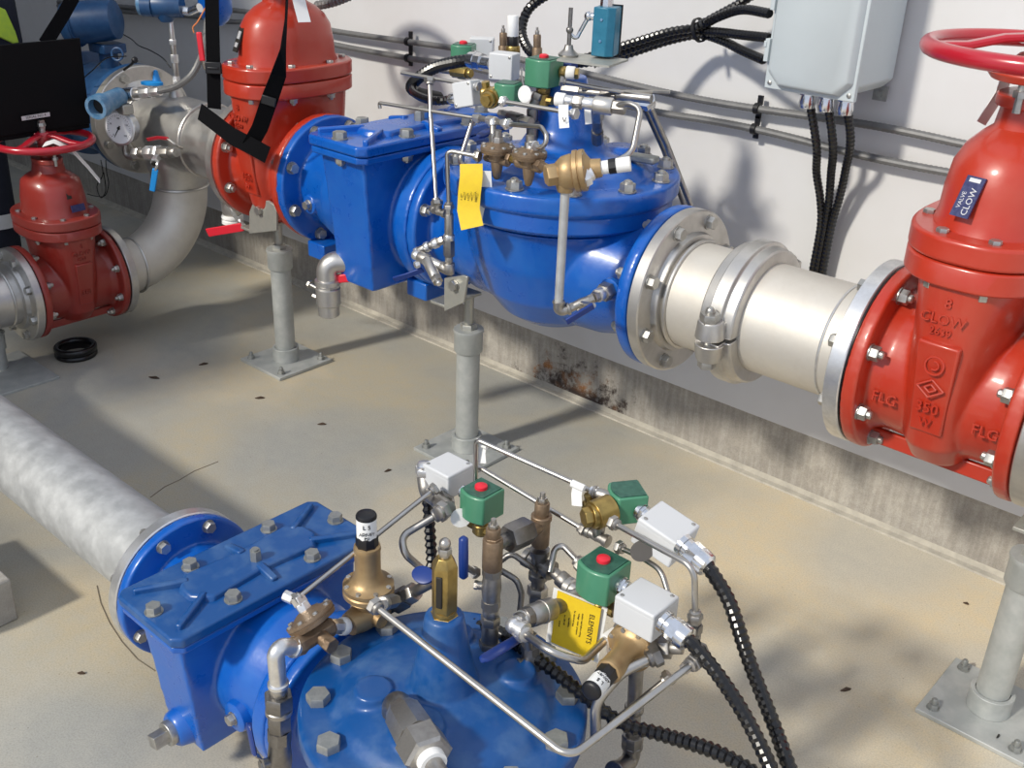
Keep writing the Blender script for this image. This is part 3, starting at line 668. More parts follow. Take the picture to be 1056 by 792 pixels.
def elbow(label, p0, pc, p1, r, m='ss', group=None, band=True):
    """pipe elbow: from p0 through corner pc to p1"""
    p0, pc, p1 = V(p0), V(pc), V(p1); t = thing('pipe_elbow', label, 'pipe fitting', p0, group=group)
    b = B(); b.tube([p0, pc, p1], r, min((p0-pc).length, (p1-pc).length)*.9, 20); b.build('bend', m, t, world=True, ang=80)
    for p in (p0, p1):
        d = (pc-p).normalized(); b = B(); b.lathe(p-d*r*.2, d, [(0, r*1.12), (r*.1, r*1.22), (r*.5, r*1.22), (r*.62, r*1.02)], 24); b.build('collar', m, t, world=True)
    return t
def tee(label, c, dirs, r, L, m='fit', group=None, name='pipe_tee'):
    c = V(c); t = thing(name, label, 'pipe fitting', c, group=group)
    b = B(); b.sphere(c, r*1.05, 18); b.build('centre', m, t, world=True)
    for d in dirs:
        d = V(d).normalized(); b = B(); b.lathe(c, d, [(0, r*.98), (L*.6, r*.98), (L*.65, r*1.2), (L, r*1.2), (L*1.02, r*.9)], 20); b.build('branch', m, t, world=True)
    return t
def lever(par, p, d, L, w, m, t=.003, up=V((0, 0, 1)), bend=.008, name='lever'):
    p = V(p); d = V(d).normalized(); up = V(up); s = up.cross(d).normalized(); n = d.cross(s)
    b = B(); pts = [p, p+d*L*.18, p+d*L*.3+n*bend, p+d*L+n*bend]
    b.ribbon(pts, w*.8, t*.6, s); b.build('handle_plate', 'fit', par, world=True)
    b = B(); q = [p+d*L*.34+n*bend, p+d*L*.42+n*bend, p+d*L*.9+n*bend, p+d*L+n*bend*.9, p+d*L*1.04+n*bend*.8]
    rings = []
    for i, (pp, ww) in enumerate(zip(q, (w*.8, w, w, w*.8, w*.35))):
        rings.append([pp+s*(ww/2*math.cos(2*PI*k/12))+n*(t*1.1*math.sin(2*PI*k/12)) for k in range(12)])
    b.loft(rings); return b.build('handle_grip', m, par, world=True, ang=60)
def ball_valve(label, p0, p1, r, sd, hd, hl, hm='stripblue', m='fit', group=None, hw=.014, cat='valve'):
    """ball valve from p0 to p1, stem side direction sd, handle direction hd"""
    p0, p1 = V(p0), V(p1); d = (p1-p0); L = d.length; d.normalize(); sd = V(sd).normalized(); c = (p0+p1)/2
    t = thing('ball_valve', label, cat, p0, group=group)
    for pp, de in ((p0, d), (p1, -d)):
        b = B(); b.lathe(pp, de, [(0, r*1.12), (L*.2, r*1.12)], 8); b.build('end_hex', m, t, world=True)
    b = B(); b.lathe(p0+d*L*.18, d, [(0, r), (L*.1, r*1.05), (L*.32, r*1.18), (L*.54, r*1.05), (L*.64, r)], 24); b.build('valve_body', m, t, world=True)
    b = B(); b.cyl(c+sd*r*.8, c+sd*r*1.75, r*.5, n=16); b.hexa(c+sd*r*1.6, sd, r*.55, r*.4); b.build('stem', m, t, world=True)
    if hl: lever(t, c+sd*r*1.75, hd, hl, hw, hm, up=sd)
    return t
def solenoid(label, c, sz=.046, conduit=(-1, 0, 0), body=(0, 0, -1), bm='brass', group='green solenoid valves', rz=0, redcap=True, up=(0, 0, 1), bl=.03, face=None):
    """green coil housing centred at c"""
    c = V(c); up = V(up).normalized()
    t = thing('solenoid_valve', label, 'solenoid valve', c, group=None)
    x = V((math.cos(rz), math.sin(rz), 0)); x = (x-up*x.dot(up)).normalized(); y = up.cross(x)
    mx = axes(c, x, y, up); h = sz/2
    b = B()
    prof = []
    for k in range(9):
        f = -1+2*k/8; prof.append((f*h, -h*.92-(1-f*f)*h*.30))
    prof += [(h, h*.95), (-h, h*.95)]
    b.prism(prof, -h*.92, h*.92, mx)
    coil = b.build('coil_housing', 'green', t, bev=.0025, seg=2, world=True, ang=40)
    b = B(); pr2 = [(a*.86, e*.86) for a, e in prof]; b.prism(pr2, h*.92, h*.92+.0016, mx); b.build('name_plate', 'greend', coil, world=True)
    if redcap:
        b = B(); q = mx @ V((0, -h*.1, h*.92)); b.lathe(q, up, [(0, .0095), (.003, .010), (.0065, .0095), (.0085, .006)], 20); b.build('red_cap', 'redcap', t, world=True)
    bd = V(body).normalized(); q = c+bd*h*.92
    b = B(); b.cyl(q, q+bd*.010, .011, n=20); b.hexa(q+bd*.006, bd, .015, .010); b.build('bonnet', bm, t, world=True)
    b = B(); b.lathe(q+bd*.014, bd, [(0, .011), (.003, .014), (bl-.005, .014), (bl, .010)], 20)
    s = bd.cross(V((.3, 1, .2))).normalized() if abs(bd.z) < .9 else x
    b.cyl(q+bd*(.014+bl*.5)-s*.024, q+bd*(.014+bl*.5)+s*.024, .0085, n=8); b.build('valve_body', bm, t, world=True)
    cd = V(conduit).normalized(); q = c+cd*h*.98
    b = B(); b.ring(q, q+cd*.006, .0135, .009, 24); b.cyl(q, q+cd*.016, .0105, n=24); b.lathe(q+cd*.007, cd, [(0, .0125), (.004, .0125)], 8); b.build('conduit_hub', 'chrome', t, world=True)
    return t
def jbox(label, c, x, y, z, size=(.056, .056, .036), group=None, gland=None, gl=.05, lidm='boxgrey', wg=None):
    """small grey junction box: lid faces z; gland = direction of the conduit connector"""
    c = V(c); mx = axes(c, x, y, z); t = thing('junction_box', label, 'junction box', c)
    a, e, h = size
    b = B(); b.box((0, 0, -.003), (a, e, h-.006), mx); b.build('box_body', 'boxgrey', t, bev=.003, seg=3, world=True)
    b = B(); b.box((0, 0, h/2-.0055), (a, e, .009), mx); ld = b.build('lid', lidm, t, bev=.003, seg=3, world=True)
    for sx, sy in ((-1, -1), (1, 1)):
        b = B(); b.lathe(mx @ V((sx*a*.38, sy*e*.38, h/2-.002)), mx.to_3x3() @ V((0, 0, 1)), [(0, .003), (.0016, .003), (.0022, .0022)], 12); b.build('screw', 'boltm', ld, world=True)
    if gland is not None:
        g = (mx.to_3x3() @ V(gland)).normalized(); q = c+g*(a/2)
        if wg: q, e2 = wg; g = (e2-q).normalized(); gl = (e2-q).length/.94
        b = B(); b.lathe(q, g, [(0, .0155), (gl*.14, .0155), (gl*.16, .0135), (gl*.30, .0135)], 24); b.build('conduit_hub', 'chrome', t, world=True)
        b = B(); b.lathe(q+g*gl*.30, g, [(0, .0165), (gl*.3, .0165)], 8); b.lathe(q+g*gl*.58, g, [(0, .0170), (gl*.08, .0175), (gl*.3, .0165), (gl*.36, .0125)], 24); b.build('conduit_gland', 'chrome', t, world=True)
    return t
def diaphragm_disc(b, p, d, R, h, nb=8):
    """two clamped discs with small screws"""
    d = V(d).normalized(); p = V(p)
    b.lathe(p, d, [(0, R*.55), (h*.12, R), (h*.45, R), (h*.47, R*.965), (h*.53, R*.965), (h*.55, R), (h*.88, R), (h, R*.6)], 40)
    return b
def disc_screws(par, p, d, R, n, s, m='boltm'):
    u, w = perp(V(d))
    for k in range(n):
        a = 2*PI*(k+.5)/n; bolt(par, V(p)+(u*math.cos(a)+w*math.sin(a))*R, d, s, s*.7, m, world=True, name='screw')
def regulator(label, p, d, k=1, m='bronze', capm=True, body_len=.05, flip=False):
    """pressure regulator: diaphragm disc at p, spring housing along d with black and white adjusting cap, body on the other side"""
    p = V(p); d = V(d).normalized(); t = thing('pilot_regulator', label, 'regulator', p)
    b = B(); b.lathe(p, d, [(0, .038*k), (.002, .041*k), (.009*k, .041*k), (.011*k, .039*k)], 48); b.lathe(p+d*.011*k, d, [(0, .038*k), (.002, .0405*k), (.008*k, .0405*k), (.011*k, .031*k), (.018*k, .025*k), (.032*k, .0205*k), (.070*k, .0205*k), (.074*k, .0215*k), (.080*k, .0205*k), (.082*k, .016*k)], 48)
    b.build('spring_housing', m, t, world=True)
    disc_screws(t, p+d*.019*k, d, .0350*k, 8, .0042*k)
    if capm:
        q = p+d*.080*k
        b = B(); b.lathe(q, d, [(0, .0165*k), (.003, .0185*k), (.026, .0175*k), (.029, .0165*k)], 8); b.build('lock_nut', 'blackplastic', t, world=True)
        b = B(); b.lathe(q+d*.027*k, d, [(0, .0158*k), (.036*k, .0158*k)], 32); cp = b.build('adjusting_cap', 'white', t, world=True)
        b = B(); b.lathe(q+d*.0625*k, d, [(0, .0163*k), (.003, .0163*k), (.006*k, .015*k), (.008*k, .011*k)], 32); b.build('cap_end', 'blackplastic', t, world=True)
        u, w = perp(d)
        side = (CAMP-q); side = (side-d*side.dot(d)).normalized()
        for i, (f, s_) in enumerate(((.033, 'PSI'), (.041, 'ADJUST'), (.053, 'L 5'))):
            ay = d; ax = ay.cross(side)
            mm_ = axes(q+d*f*k+side*.0159*k, ax, ay, side)
            text(cp, s_, (.007 if i < 2 else .010)*k, mm_, 'ink', .0004, 'printed_lettering', world=True)
    b = B(); b.lathe(p, -d, [(-.001, .030*k), (.004*k, .036*k), (.012*k, .030*k), (.024*k, .022*k), (.048*k, .019*k), (.054*k, .012*k)], 36)
    b.build('valve_body', m, t, world=True)
    return t
# ================================================================ control piping on the lower valve
CX, CY = XV, LY
X_, Y_, Z_ = V((1, 0, 0)), V((0, 1, 0)), V((0, 0, 1))
def LX_(px, py, x=-1.0): return at(px, py, x=x)
# position indicator in the stem boss
zt = LZ+.389*K-.002
t = thing('position_indicator', 'hexagonal brass sight indicator standing on the centre boss of the lower valve', 'indicator', (CX, CY, zt))
b = B(); b.hexa((CX, CY, zt), Z_, .020, .010); b.cyl((CX, CY, zt+.010), (CX, CY, zt+.018), .0165); b.build('base_nut', 'brass', t, world=True)
b = B(); b.lathe((CX, CY, zt+.016), Z_, [(0, .0165), (.003, .018), (.072, .018), (.076, .0165), (.086, .011)], 6, xdir=(.9, .45, 0)); b.build('hex_body', 'brass', t, world=True, bev=.001)
b = B(); b.box((0, 0, 0), (.009, .003, .050), axes((CX+.005, CY-.0152, zt+.054), (.95, .3, 0), (-.3, .95, 0), Z_)); b.build('sight_window', 'ink', t, world=True, bev=.0012)
b = B(); b.cyl((CX, CY, zt+.098), (CX, CY, zt+.112), .007); b.hexa((CX, CY, zt+.108), Z_, .0095, .008); b.sphere((CX, CY, zt+.122), .008, 12); b.build('vent_fitting', 'fit', t, world=True)
ptop = V((CX, CY, zt+.118))
# ---- front left row, along Y at x = -1.0
RX = -1.0
P0 = LX_(380, 607)                      # disc of the tall regulator
t = regulator('upright bronze pressure regulator with black and white cap, left of the lower boss', P0-V((0, 0, .008)), Z_, .95)
pb = P0-V((0, 0, .045))
b = B(); b.lathe(pb+V((0, .012, 0)), -Y_, [(0, .02), (.004, .023), (.030, .022), (.045, .019), (.052, .0175)], 28); b.lathe(pb, Y_, [(0, .020), (.030, .018)], 24); b.lathe(pb+V((.0, 0, 0)), X_, [(0, .014), (.03, .012)], 20); b.build('port_body', 'bronze', t, world=True)
pe = LX_(285, 668)
tt = LX_(330, 652)
chain('pipe_nipple', 'short bright nipple between bronze regulator and brown pilot body', 'pipe fitting', (pb-Y_*.045, tt+Y_*.018), [(0, .35, .0135, 'c', 'thread', 'teflon'), (.2, 1, .012, 'o', 'nipple', 'ssbright')])
t = thing('pilot_valve', 'brown bronze diaphragm pilot lying beside the lower valve rim near the left elbow', 'pilot valve', tt)
b = B(); b.lathe(tt+Y_*.022, -Y_, [(0, .013), (.004, .016), (.018, .013), (.05, .014), (.058, .017), (.068, .015)], 8); b.cyl(tt-Y_*.004, tt-Y_*.004+V((.026, 0, -.004)), .011); b.hexa(tt-Y_*.004+V((.022, 0, -.004)), X_, .0125, .012); b.build('valve_body', 'brown', t, world=True, bev=.0008)
dd = V((-.62, -.15, .78)).normalized(); dp = tt+dd*.020
b = B(); b.lathe(dp-dd*.008, dd, [(0, .018), (.004, .036), (.010, .038), (.0105, .036), (.0125, .036), (.013, .038), (.018, .038), (.021, .026), (.026, .016), (.028, .010)], 40); b.build('diaphragm_disc', 'brown', t, world=True)
disc_screws(t, dp+dd*.0105, dd, .0325, 8, .004)
b = B(); b.hexa(dp+dd*.018, dd, .011, .014); b.box((0, 0, 0), (.016, .016, .014), frame(dp+dd*.036, dd)); b.hexa(dp+dd*.036+V((-.008, -.004, 0)), V((-1, -.4, .2)), .009, .016); b.build('top_fitting', 'ssbright', t, world=True, bev=.001)
ptube = dp+dd*.040
elbow('bright stainless elbow turning down at the left end of the lower pilot row', tt-Y_*.046, LX_(285, 668)+V((0, -.002, .004)), LX_(287, 706), .0125, 'ssbright')
cc = LX_(287, 708); ce = LX_(288, 752)
chain('pipe_union', 'steel pipe union below the stainless elbow left of the lower valve cover', 'pipe fitting', (cc, ce), [(0, .18, .013, 'o', 'collar', 'fit'), (.18, .5, .0215, 'h', 'union_nut', 'fitdark'), (.5, .62, .0195, 'c', 'ring', 'fit'), (.62, 1, .018, 'h', 'body', 'fitdark')])
bv = ball_valve('steel ball valve with blue lever at the bottom edge left of the lower cover', ce, LX_(289, 812), .0155, (-.25, -.96, .1), (-.12, -.02, .99), .075, 'stripblue', 'fitdark', hw=.020)
text(bv, 'WOG', .012, axes(LX_(263, 762, -1.03)+V((.004, -.004, 0)), (-.1, -.05, .99), (-.65, .7, 0), (.6, -.75, .1)), 'silverink', .0004, 'printed_lettering', world=True) if 0 else None
# thin tube from the brown pilot up to the back
T4 = [ptube, A(447, 505, .97)]
tubeline('long thin steel tube sloping up from the brown pilot behind the black and white cap', T4, .0040, 0)
# fitting right of the regulator with short tube to the blue oval handle
q0 = pb+V((.03, .03, .012)); q1 = A(437, 603, .93)
a0 = P0+V((0, .03, -.03)); a1 = A(445, 600, .90)
chain('pipe_union', 'grey hex coupling right of the bronze regulator, leading to a blue oval handle', 'pipe fitting', (A(396, 628, .872), A(446, 600, .90)), [(0, .25, .012, 'c', 'nipple', 'fitdark'), (.22, .5, .018, 'h', 'nut', 'fitdark'), (.5, .66, .0155, 'h', 'small_nut', 'fit'), (.66, 1, .0085, 'c', 'nipple', 'fitdark')])
t = thing('valve_handle', 'flat blue oval valve handle left of the brass indicator', 'valve', A(440, 588, .88)); b = B(); b.lathe(A(437, 594, .885), V((.1, -.5, .85)), [(0, .013), (.001, .016), (.005, .016), (.006, .013)], 28, sx=1.15, sy=.85); b.build('oval_grip', 'stripblue', t, world=True); b = B(); b.cyl(A(440, 599, .89), A(437, 594, .887), .005); b.build('stem', 'fit', t, world=True)  # grip and stem only; such handles have no valve body of their own
# blue upright oval handle right of the indicator
t = thing('valve_handle', 'upright blue oval valve handle between the brass indicator and the dark pilot stack', 'valve', A(478, 600, .87))
hp0, hp1 = A(478, 556, .87), A(478, 594, .87)
b = B(); b.tube([hp0+V((0, 0, .004)), hp0, hp0.lerp(hp1, .5), hp1, hp1-V((0, 0, .004))], .0062, 0, 12, rf=lambda i, l: (.003, .0068, .0072, .0068, .003)[i]); b.build('oval_grip', 'stripblue', t, world=True, ang=80)
b = B(); b.cyl(hp0.lerp(hp1, .7), A(492, 592, .905), .0045); b.hexa(A(487, 590, .895), A(505, 592, .93)-A(487, 590, .895), .009, .010); b.build('stem', 'fit', t, world=True)
# ---- stack A
SA = V((-.822, .908, 0))
def za(py, y=.908, px=507): return A(px, py, y).z
xa = A(507, 600, .908).x
def PA(py, px=None): 
    q = A(507, py, .908); return V((xa, .908, q.z))
chain('pilot_stack', 'dark steel riser pipe standing on the back of the lower valve cover', 'pipe fitting', (V((xa, .908, LZ+.225*K)), PA(625)), [(0, .22, .0165, 'h', 'bushing', 'fitdark'), (.2, .62, .0125, 'c', 'nipple', 'fitdark'), (.6, .78, .0145, 'h', 'nut', 'fit'), (.78, 1, .012, 'c', 'collar', 'fit')])
bv = ball_valve('steel ball valve in the riser below the bronze relief body, left pilot stack', PA(627), PA(584), .0125, (-.85, -.5, 0), (0, 0, 1), 0)
t = chain('pilot_valve', 'brown bronze body with pointed nipple on top of the left pilot stack', 'pilot valve', (PA(586), PA(535)), [(0, .62, .0145, 'c', 'valve_body', 'brown'), (.55, .66, .0125, 'h', 'shoulder', 'brown'), (.66, .84, .0105, 'c', 'neck', 'brown'), (.84, .92, .0075, 'h', 'nut', 'fit'), (.9, 1.02, .004, 'c', 'nipple', 'fit')])
# ---- stack B behind, joined by a union along +Y
yb = 1.01; xb_ = A(557, 560, yb).x
def PB(py): q = A(557, py, yb); return V((xb_, yb, q.z))
t = chain('pilot_valve', 'brown bronze body with pointed nipple on the taller rear pilot stack', 'pilot valve', (PB(562), PB(508)), [(0, .55, .0135, 'c', 'valve_body', 'brown'), (.5, .6, .0155, 'c', 'shoulder', 'brown'), (.6, .84, .0110, 'c', 'neck', 'brown'), (.84, .93, .0075, 'h', 'nut', 'fit'), (.92, 1.03, .004, 'c', 'nipple', 'fit')])
j0 = PA(562); j1 = PB(540)
chain('pipe_union', 'large dark hex union joining the two brown pilot bodies', 'pipe fitting', (j0, j1), [(.05, .3, .0105, 'c', 'nipple', 'fitdark'), (.28, .72, .021, 'h', 'union_nut', 'fitdark'), (.72, .97, .0115, 'c', 'nipple', 'brown')])
pc = PB(582)
tee('steel cross fitting below the rear brown pilot body', pc, (Z_, -Z_, X_, -X_), .0125, .026, 'fitdark', name='pipe_cross')
chain('pipe_nipple', 'steel nipple and hex cap under the rear cross fitting', 'pipe fitting', (PB(596), PB(628)), [(0, .35, .0105, 'c', 'nipple', 'fitdark'), (.3, .62, .016, 'h', 'nut', 'fit'), (.62, 1, .012, 'c', 'collar', 'fitdark')])
pt = V((A(600, 602, yb).x, yb, pc.z-.012))
chain('pipe_nipple', 'shiny nipple between rear cross and larger elbow tee', 'pipe fitting', (pc+X_*.026, pt-X_*.01), [(0, 1, .0085, 'c', 'nipple', 'fit'), (.3, .6, .0125, 'c', 'collar', 'fit')])
tee('large stainless tee right of the rear pilot stack', pt, (X_, -X_, -Y_), .0130, .026, 'ss')
# brass run under solenoid 3
s3b = A(648, 634, 1.0)
chain('pipe_nipple', 'row of steel and brass fittings running under the middle green solenoid', 'pipe fitting', (pt+X_*.026, s3b), [(0, .25, .011, 'h', 'nut', 'fit'), (.25, .4, .008, 'c', 'nipple', 'fitdark'), (.4, .56, .011, 'h', 'brass_nut', 'brass'), (.56, .85, .0095, 'c', 'brass_body', 'brown'), (.85, 1, .007, 'h', 'plug', 'brass')])
# check valve toward the camera
pv = pt-Y_*.026; pw = A(534, 640, .885)
chain('check_valve', 'grey barrel check valve pointing to the lower left from the large tee', 'valve', (pv, pw), [(0, .14, .013, 'h', 'nut', 'fit'), (.14, .34, .0115, 'c', 'neck', 'fitdark'), (.34, .78, .0160, 'c', 'barrel', 'fit'), (.5, .56, .0172, 'c', 'rib', 'fit'), (.78, .9, .015, 'o', 'end_hex', 'fitdark'), (.9, 1, .011, 'c', 'nose', 'fitdark')])
tee('bright elbow block at the lower end of the grey check valve', pw+V((0, -.008, -.004)), (Y_, X_), .0115, .020, 'ssbright', name='pipe_elbow')
bp0 = pw+V((.010, -.006, -.024))
# tube sweep below the yellow tag
q = pw+V((.018, -.008, -.006))
tubeline('thick steel tube sweeping under the yellow tag to the tilted regulator', [q, A(570, 674, .86), A(602, 682, .90), A(622, 662, .96), A(642, 648, 1.0)], .0058, .03, nm='ss')
b = thing('tape_label', 'white tape label wrapped round the tube below the yellow tag', 'label', A(628, 655, .975)); bb = B(); d_ = (A(642, 648, 1.0)-A(622, 662, .96)).normalized(); bb.cyl(A(628, 655.5, .973)-d_*.008, A(628, 655.5, .973)+d_*.012, .0068); bb.ribbon([A(630, 658, .970), A(631, 672, .965), A(634, 690, .96)], .018, .0008, d_); bb.build('tape', 'teflon', b, world=True)
text(b, 'T', .014, axes(A(633, 682, .955), (.7, .7, 0), (-.1, .1, .95), (.6, -.7, .3)), 'ink', .0004, 'printed_lettering', world=True)
# blue lever below
bv = ball_valve('steel ball valve body standing on the lower cover below the grey check valve', A(548, 700, .93), A(548, 664, .93), .0135, (-.2, -.9, .3), (-.1, -1, .1), 0, m='fitdark')
t = thing('valve_handle', 'dark blue flat valve lever just above the lower cover', 'valve', A(535, 655, .885))
lp0, lp1 = A(540, 655, .90), A(497, 681, .80)
b = B(); dl = (lp1-lp0).normalized(); sl = dl.cross(Z_).normalized()
rings = []
for f, ww in ((0, .010), (.08, .016), (.5, .018), (.9, .018), (.97, .014), (1, .006)):
    pp = lp0.lerp(lp1, f); n_ = dl.cross(sl); rings.append([pp+sl*(ww/2*math.cos(2*PI*k_/14))+n_*(.0036*math.sin(2*PI*k_/14)) for k_ in range(14)])
b.loft(rings); b.build('grip', 'stripblue', t, world=True, ang=60)
b = B(); b.box((0, 0, 0), (.022, .018, .003), frame(lp0.lerp(lp1, -.08), Z_)); b.cyl(A(543, 655, .91), A(545, 668, .92), .006); b.build('handle_plate', 'fit', t, world=True)
# ---- solenoids and boxes
s1 = A(497, 517, 1.0); j1_ = A(462, 490, 1.02)
solenoid('green solenoid with red cap at the top left of the lower pilot assembly', s1, .050, (-1, 0, 0), (0, 0, -1), bl=.022)
jbox('grey junction box left of the top left green solenoid', j1_, X_, Y_, Z_, (.058, .058, .044))
t = thing('pipe_elbow', 'steel elbow and nuts below the top left grey junction box', 'pipe fitting', A(452, 512, .98))
b = B(); b.tube([A(438, 492, 1.0), A(440, 508, .99), A(452, 517, .98), A(462, 525, .96)], .0125, .02, 16); b.build('bend', 'fit', t, world=True, ang=80)
comp_nut(t, A(453, 518, .975), A(470, 522, 1.0)-A(453, 518, .975), .0098, m='fit'); comp_nut(t, A(459, 525, .955), A(447, 533, .93)-A(459, 525, .955), .0078, m='fit'); comp_nut(t, A(438, 488, 1.0), V((0, 0, 1)), .0085, m='ssbright', name='strain_relief')
tubeline('thick bent steel tube looping left of the brass indicator', [A(452, 530, .95), A(414, 553, .90), A(417, 571, .89), A(441, 592, .92)], .0058, .022, (1, 0))
hose(thing('flexible_conduit', 'short black ribbed conduit hanging below the top left grey junction box', 'conduit', A(441, 520, .99)), [A(441, 515, 1.0), A(443, 540, .99), A(445, 570, .98), A(448, 600, .97), A(470, 632, .965), A(500, 648, .96)], .0088, 'black', 'cable', .009, .10)
t = thing('round_tag', 'round white plastic tag hanging left of the top left green solenoid', 'tag', A(475, 533, .98)); b = B(); b.lathe(A(475, 534, .97), V((.75, -.65, .15)), [(0, .0155), (.001, .0155)], 32); b.build('disc', 'white', t, world=True)
# solenoid 3 and its box
s3 = A(622, 594, 1.0); j3 = A(666, 628, .985)
solenoid('green solenoid with red cap in the middle of the lower pilot assembly', s3, .056, (1, 0, 0), (0, 0, -1), bl=.020)
jbox('grey junction box right of the middle green solenoid, nearest the black cables', j3, X_, Y_, Z_, (.064, .060, .046), gland=(1, 0, 0), wg=(A(684, 640, .965), A(711, 661, .963)))
# solenoid 2 (lying) and its box
s2 = A(647, 518, 1.09); 
solenoid('green solenoid without red cap lying at the top right of the lower pilot assembly', s2, .048, (1, -.1, -.1), (-.75, -.65, -.25), redcap=False, rz=-.6, bl=.030)
p2 = A(612, 532, 1.03)
t = thing('pipe_plug', 'brass hexagonal plug facing the camera left of the top right green solenoid', 'pipe fitting', p2); b = B(); dq = V((-.45, -.85, -.05)).normalized(); b.cyl(p2, A(630, 524, 1.06), .0215, n=28); b.lathe(p2-dq*.004, dq, [(0, .018), (.008, .018)], 24); b.hexa(p2+dq*.004, dq, .0145, .012); b.build('plug', 'brass', t, world=True, bev=.0008)
j2 = A(686, 550, 1.06)
jbox('grey junction box tilted beside the long black cable, right of the top right solenoid', j2, (.98, .05, -.22), (-.05, 1, .02), (.22, 0, .98), (.066, .060, .046), gland=(1, 0, 0), wg=(A(703, 560, 1.045), A(731, 585, 1.04)))
t = thing('round_tag', 'dark round tag under the tilted grey junction box', 'tag', A(664, 568, 1.03)); b = B(); b.lathe(A(662, 568, 1.02), V((.75, -.65, .1)), [(0, .0165), (.001, .0165)], 32); b.build('disc', 'inkgrey', t, world=True)
# ---- thin tubes at the back
top = A(491, 453, 1.02)
tubeline('thin steel tube rising behind the top left solenoid and running to the top right solenoid', [A(490, 515, 1.02), top, A(612, 507, 1.06)], .0038, .008, (0, 1), nm='ssbright')
for (u_, v_), l_ in (((497, 458), 'white tape label on the thin tube above the top left solenoid'), ((596, 501), 'white tape label hanging from the thin tube near the top right solenoid')):
    t = thing('tape_label', l_, 'label', A(u_, v_, 1.03)); b = B(); dt = (A(612, 507, 1.06)-top).normalized(); pq = A(u_, v_, 1.03); b.cyl(pq-dt*.010, pq+dt*.010, .0055); b.ribbon([pq-V((0, 0, .002)), pq-V((0, .002, .014)), pq-V((-.004, .004, .030))], .016, .0008, dt); b.build('tape', 'teflon', t, world=True)
elbow('small steel elbow into the brass body of the top right solenoid', A(613, 508, 1.06), A(628, 512, 1.065), A(627, 524, 1.06), .0085, 'fit')
tubeline('thin steel tube crossing behind the pilot stacks, below the top tube', [A(491, 480, 1.03), A(600, 545, 1.04)], .0038, 0, (0, 1))
tp = A(616, 553, 1.045)
tee('small steel tee above the middle green solenoid', tp, (X_, -X_, Z_), .0078, .020, 'fit')
chain('pipe_nipple', 'short steel riser from small tee into the brass plug body', 'pipe fitting', (tp, A(619, 534, 1.05)), [(0, 1, .0095, 'h', 'nut', 'fitdark')])
tubeline('thin steel tube curving down behind the grey box nearest the cables', [A(640, 565, 1.045), A(662, 575, 1.04), A(682, 588, 1.03), A(689, 612, 1.02)], .0040, .03, (1, 0))
tubeline('thin steel tube from top right solenoid bending down in front of the tilted grey box', [A(634, 540, 1.02), A(716, 585, 1.00), A(717, 634, 1.00)], .0042, .02, (1, 1))
t = chain('pipe_fitting', 'upright steel fitting where the bent tube comes down beside the cable gland', 'pipe fitting', (A(717, 634, 1.0), A(714, 664, 1.0)), [(0, .3, .009, 'h', 'nut', 'fit'), (.3, .6, .0115, 'h', 'body', 'fitdark'), (.6, 1, .010, 'c', 'stub', 'fitdark')])
# hidden loop tubes between stacks
tubeline('dark looping tube between the two pilot stacks, upper', [A(517, 578, .96), A(527, 570, .97), A(548, 585, .985), PB(592)], .0046, .02, (0, 0), m='fitdark')
tubeline('dark looping tube between the two pilot stacks, curling down', [A(516, 588, .94), A(533, 598, .95), A(538, 612, .95), A(536, 634, .945)], .0046, .02, (0, 0), m='fitdark')
tubeline('short bent tube arching from the rear cross to the middle green solenoid', [A(567, 590, 1.0), A(572, 566, 1.02), A(580, 562, 1.03), A(597, 580, 1.03)], .0048, .012, (0, 1))
# ---- tilted regulator at right
r2 = A(654, 664, .985); rd = (A(602, 721, .845)-r2).normalized()
t = regulator('tilted bronze regulator with cap pointing to the lower left over the valve rim', r2, rd, .84)
rb = r2-rd*.04
tee('cluster of steel fittings behind the tilted bronze regulator', rb+V((0, 0, -.006)), ((1, 0, 0), (0, 0, -1), (.2, -1, 0)), .0135, .028, 'fitdark', name='pipe_cross')
chain('pipe_riser', 'dark vertical pipe below the tilted regulator going down to an elbow', 'pipe', (A(657, 672, 1.0), A(652, 770, 1.0)), [(0, .62, .0105, 'c', 'pipe', 'fitdark'), (.55, .62, .014, 'c', 'collar', 'fitdark'), (.62, .86, .0105, 'c', 'pipe', 'fitdark'), (.86, 1, .016, 'o', 'nut', 'fitdark')])
elbow('dark elbow near the floor under the tilted regulator', A(652, 768, 1.0), A(651, 784, 1.0), A(634, 796, .95), .013, 'fitdark')
# tubes to the regulator
tubeline('thick steel tube curving up from behind the valve rim to the tilted regulator', [A(614, 762, .90), A(614, 725, .90), A(640, 694, .93), A(674, 677, .97)], .0072, .05, (0, 1), m='tube', nm='fitdark', nr=.0075)
tubeline('thin steel tube crossing low over the lower valve cover, bending up at the right', [A(388, 626, .745), A(587, 782, .745), A(715, 684, .955)], .0048, .022, (1, 1), nm='fit')
tubeline('weathered thin tube running parallel behind the low crossing tube', [A(628, 748, .93), A(688, 700, .99)], .0045, 0, (0, 1), m='fitdark')
chain('pipe_fitting', 'steel fittings beside the upright fitting right of the lowest grey junction box', 'pipe fitting', (A(706, 690, .96), A(724, 668, 1.01)), [(0, .45, .0085, 'h', 'nut', 'fit'), (.45, .7, .007, 'c', 'neck', 'fit'), (.7, 1, .011, 'h', 'body', 'fitdark')])
chain('pipe_fitting', 'steel fittings between the cable gland and the tilted bronze regulator', 'pipe fitting', (A(672, 668, .985), A(704, 668, 1.0)), [(0, .3, .013, 'c', 'stub', 'fitdark'), (.3, .62, .015, 'h', 'body', 'fit'), (.62, 1, .009, 'c', 'neck', 'fit')])
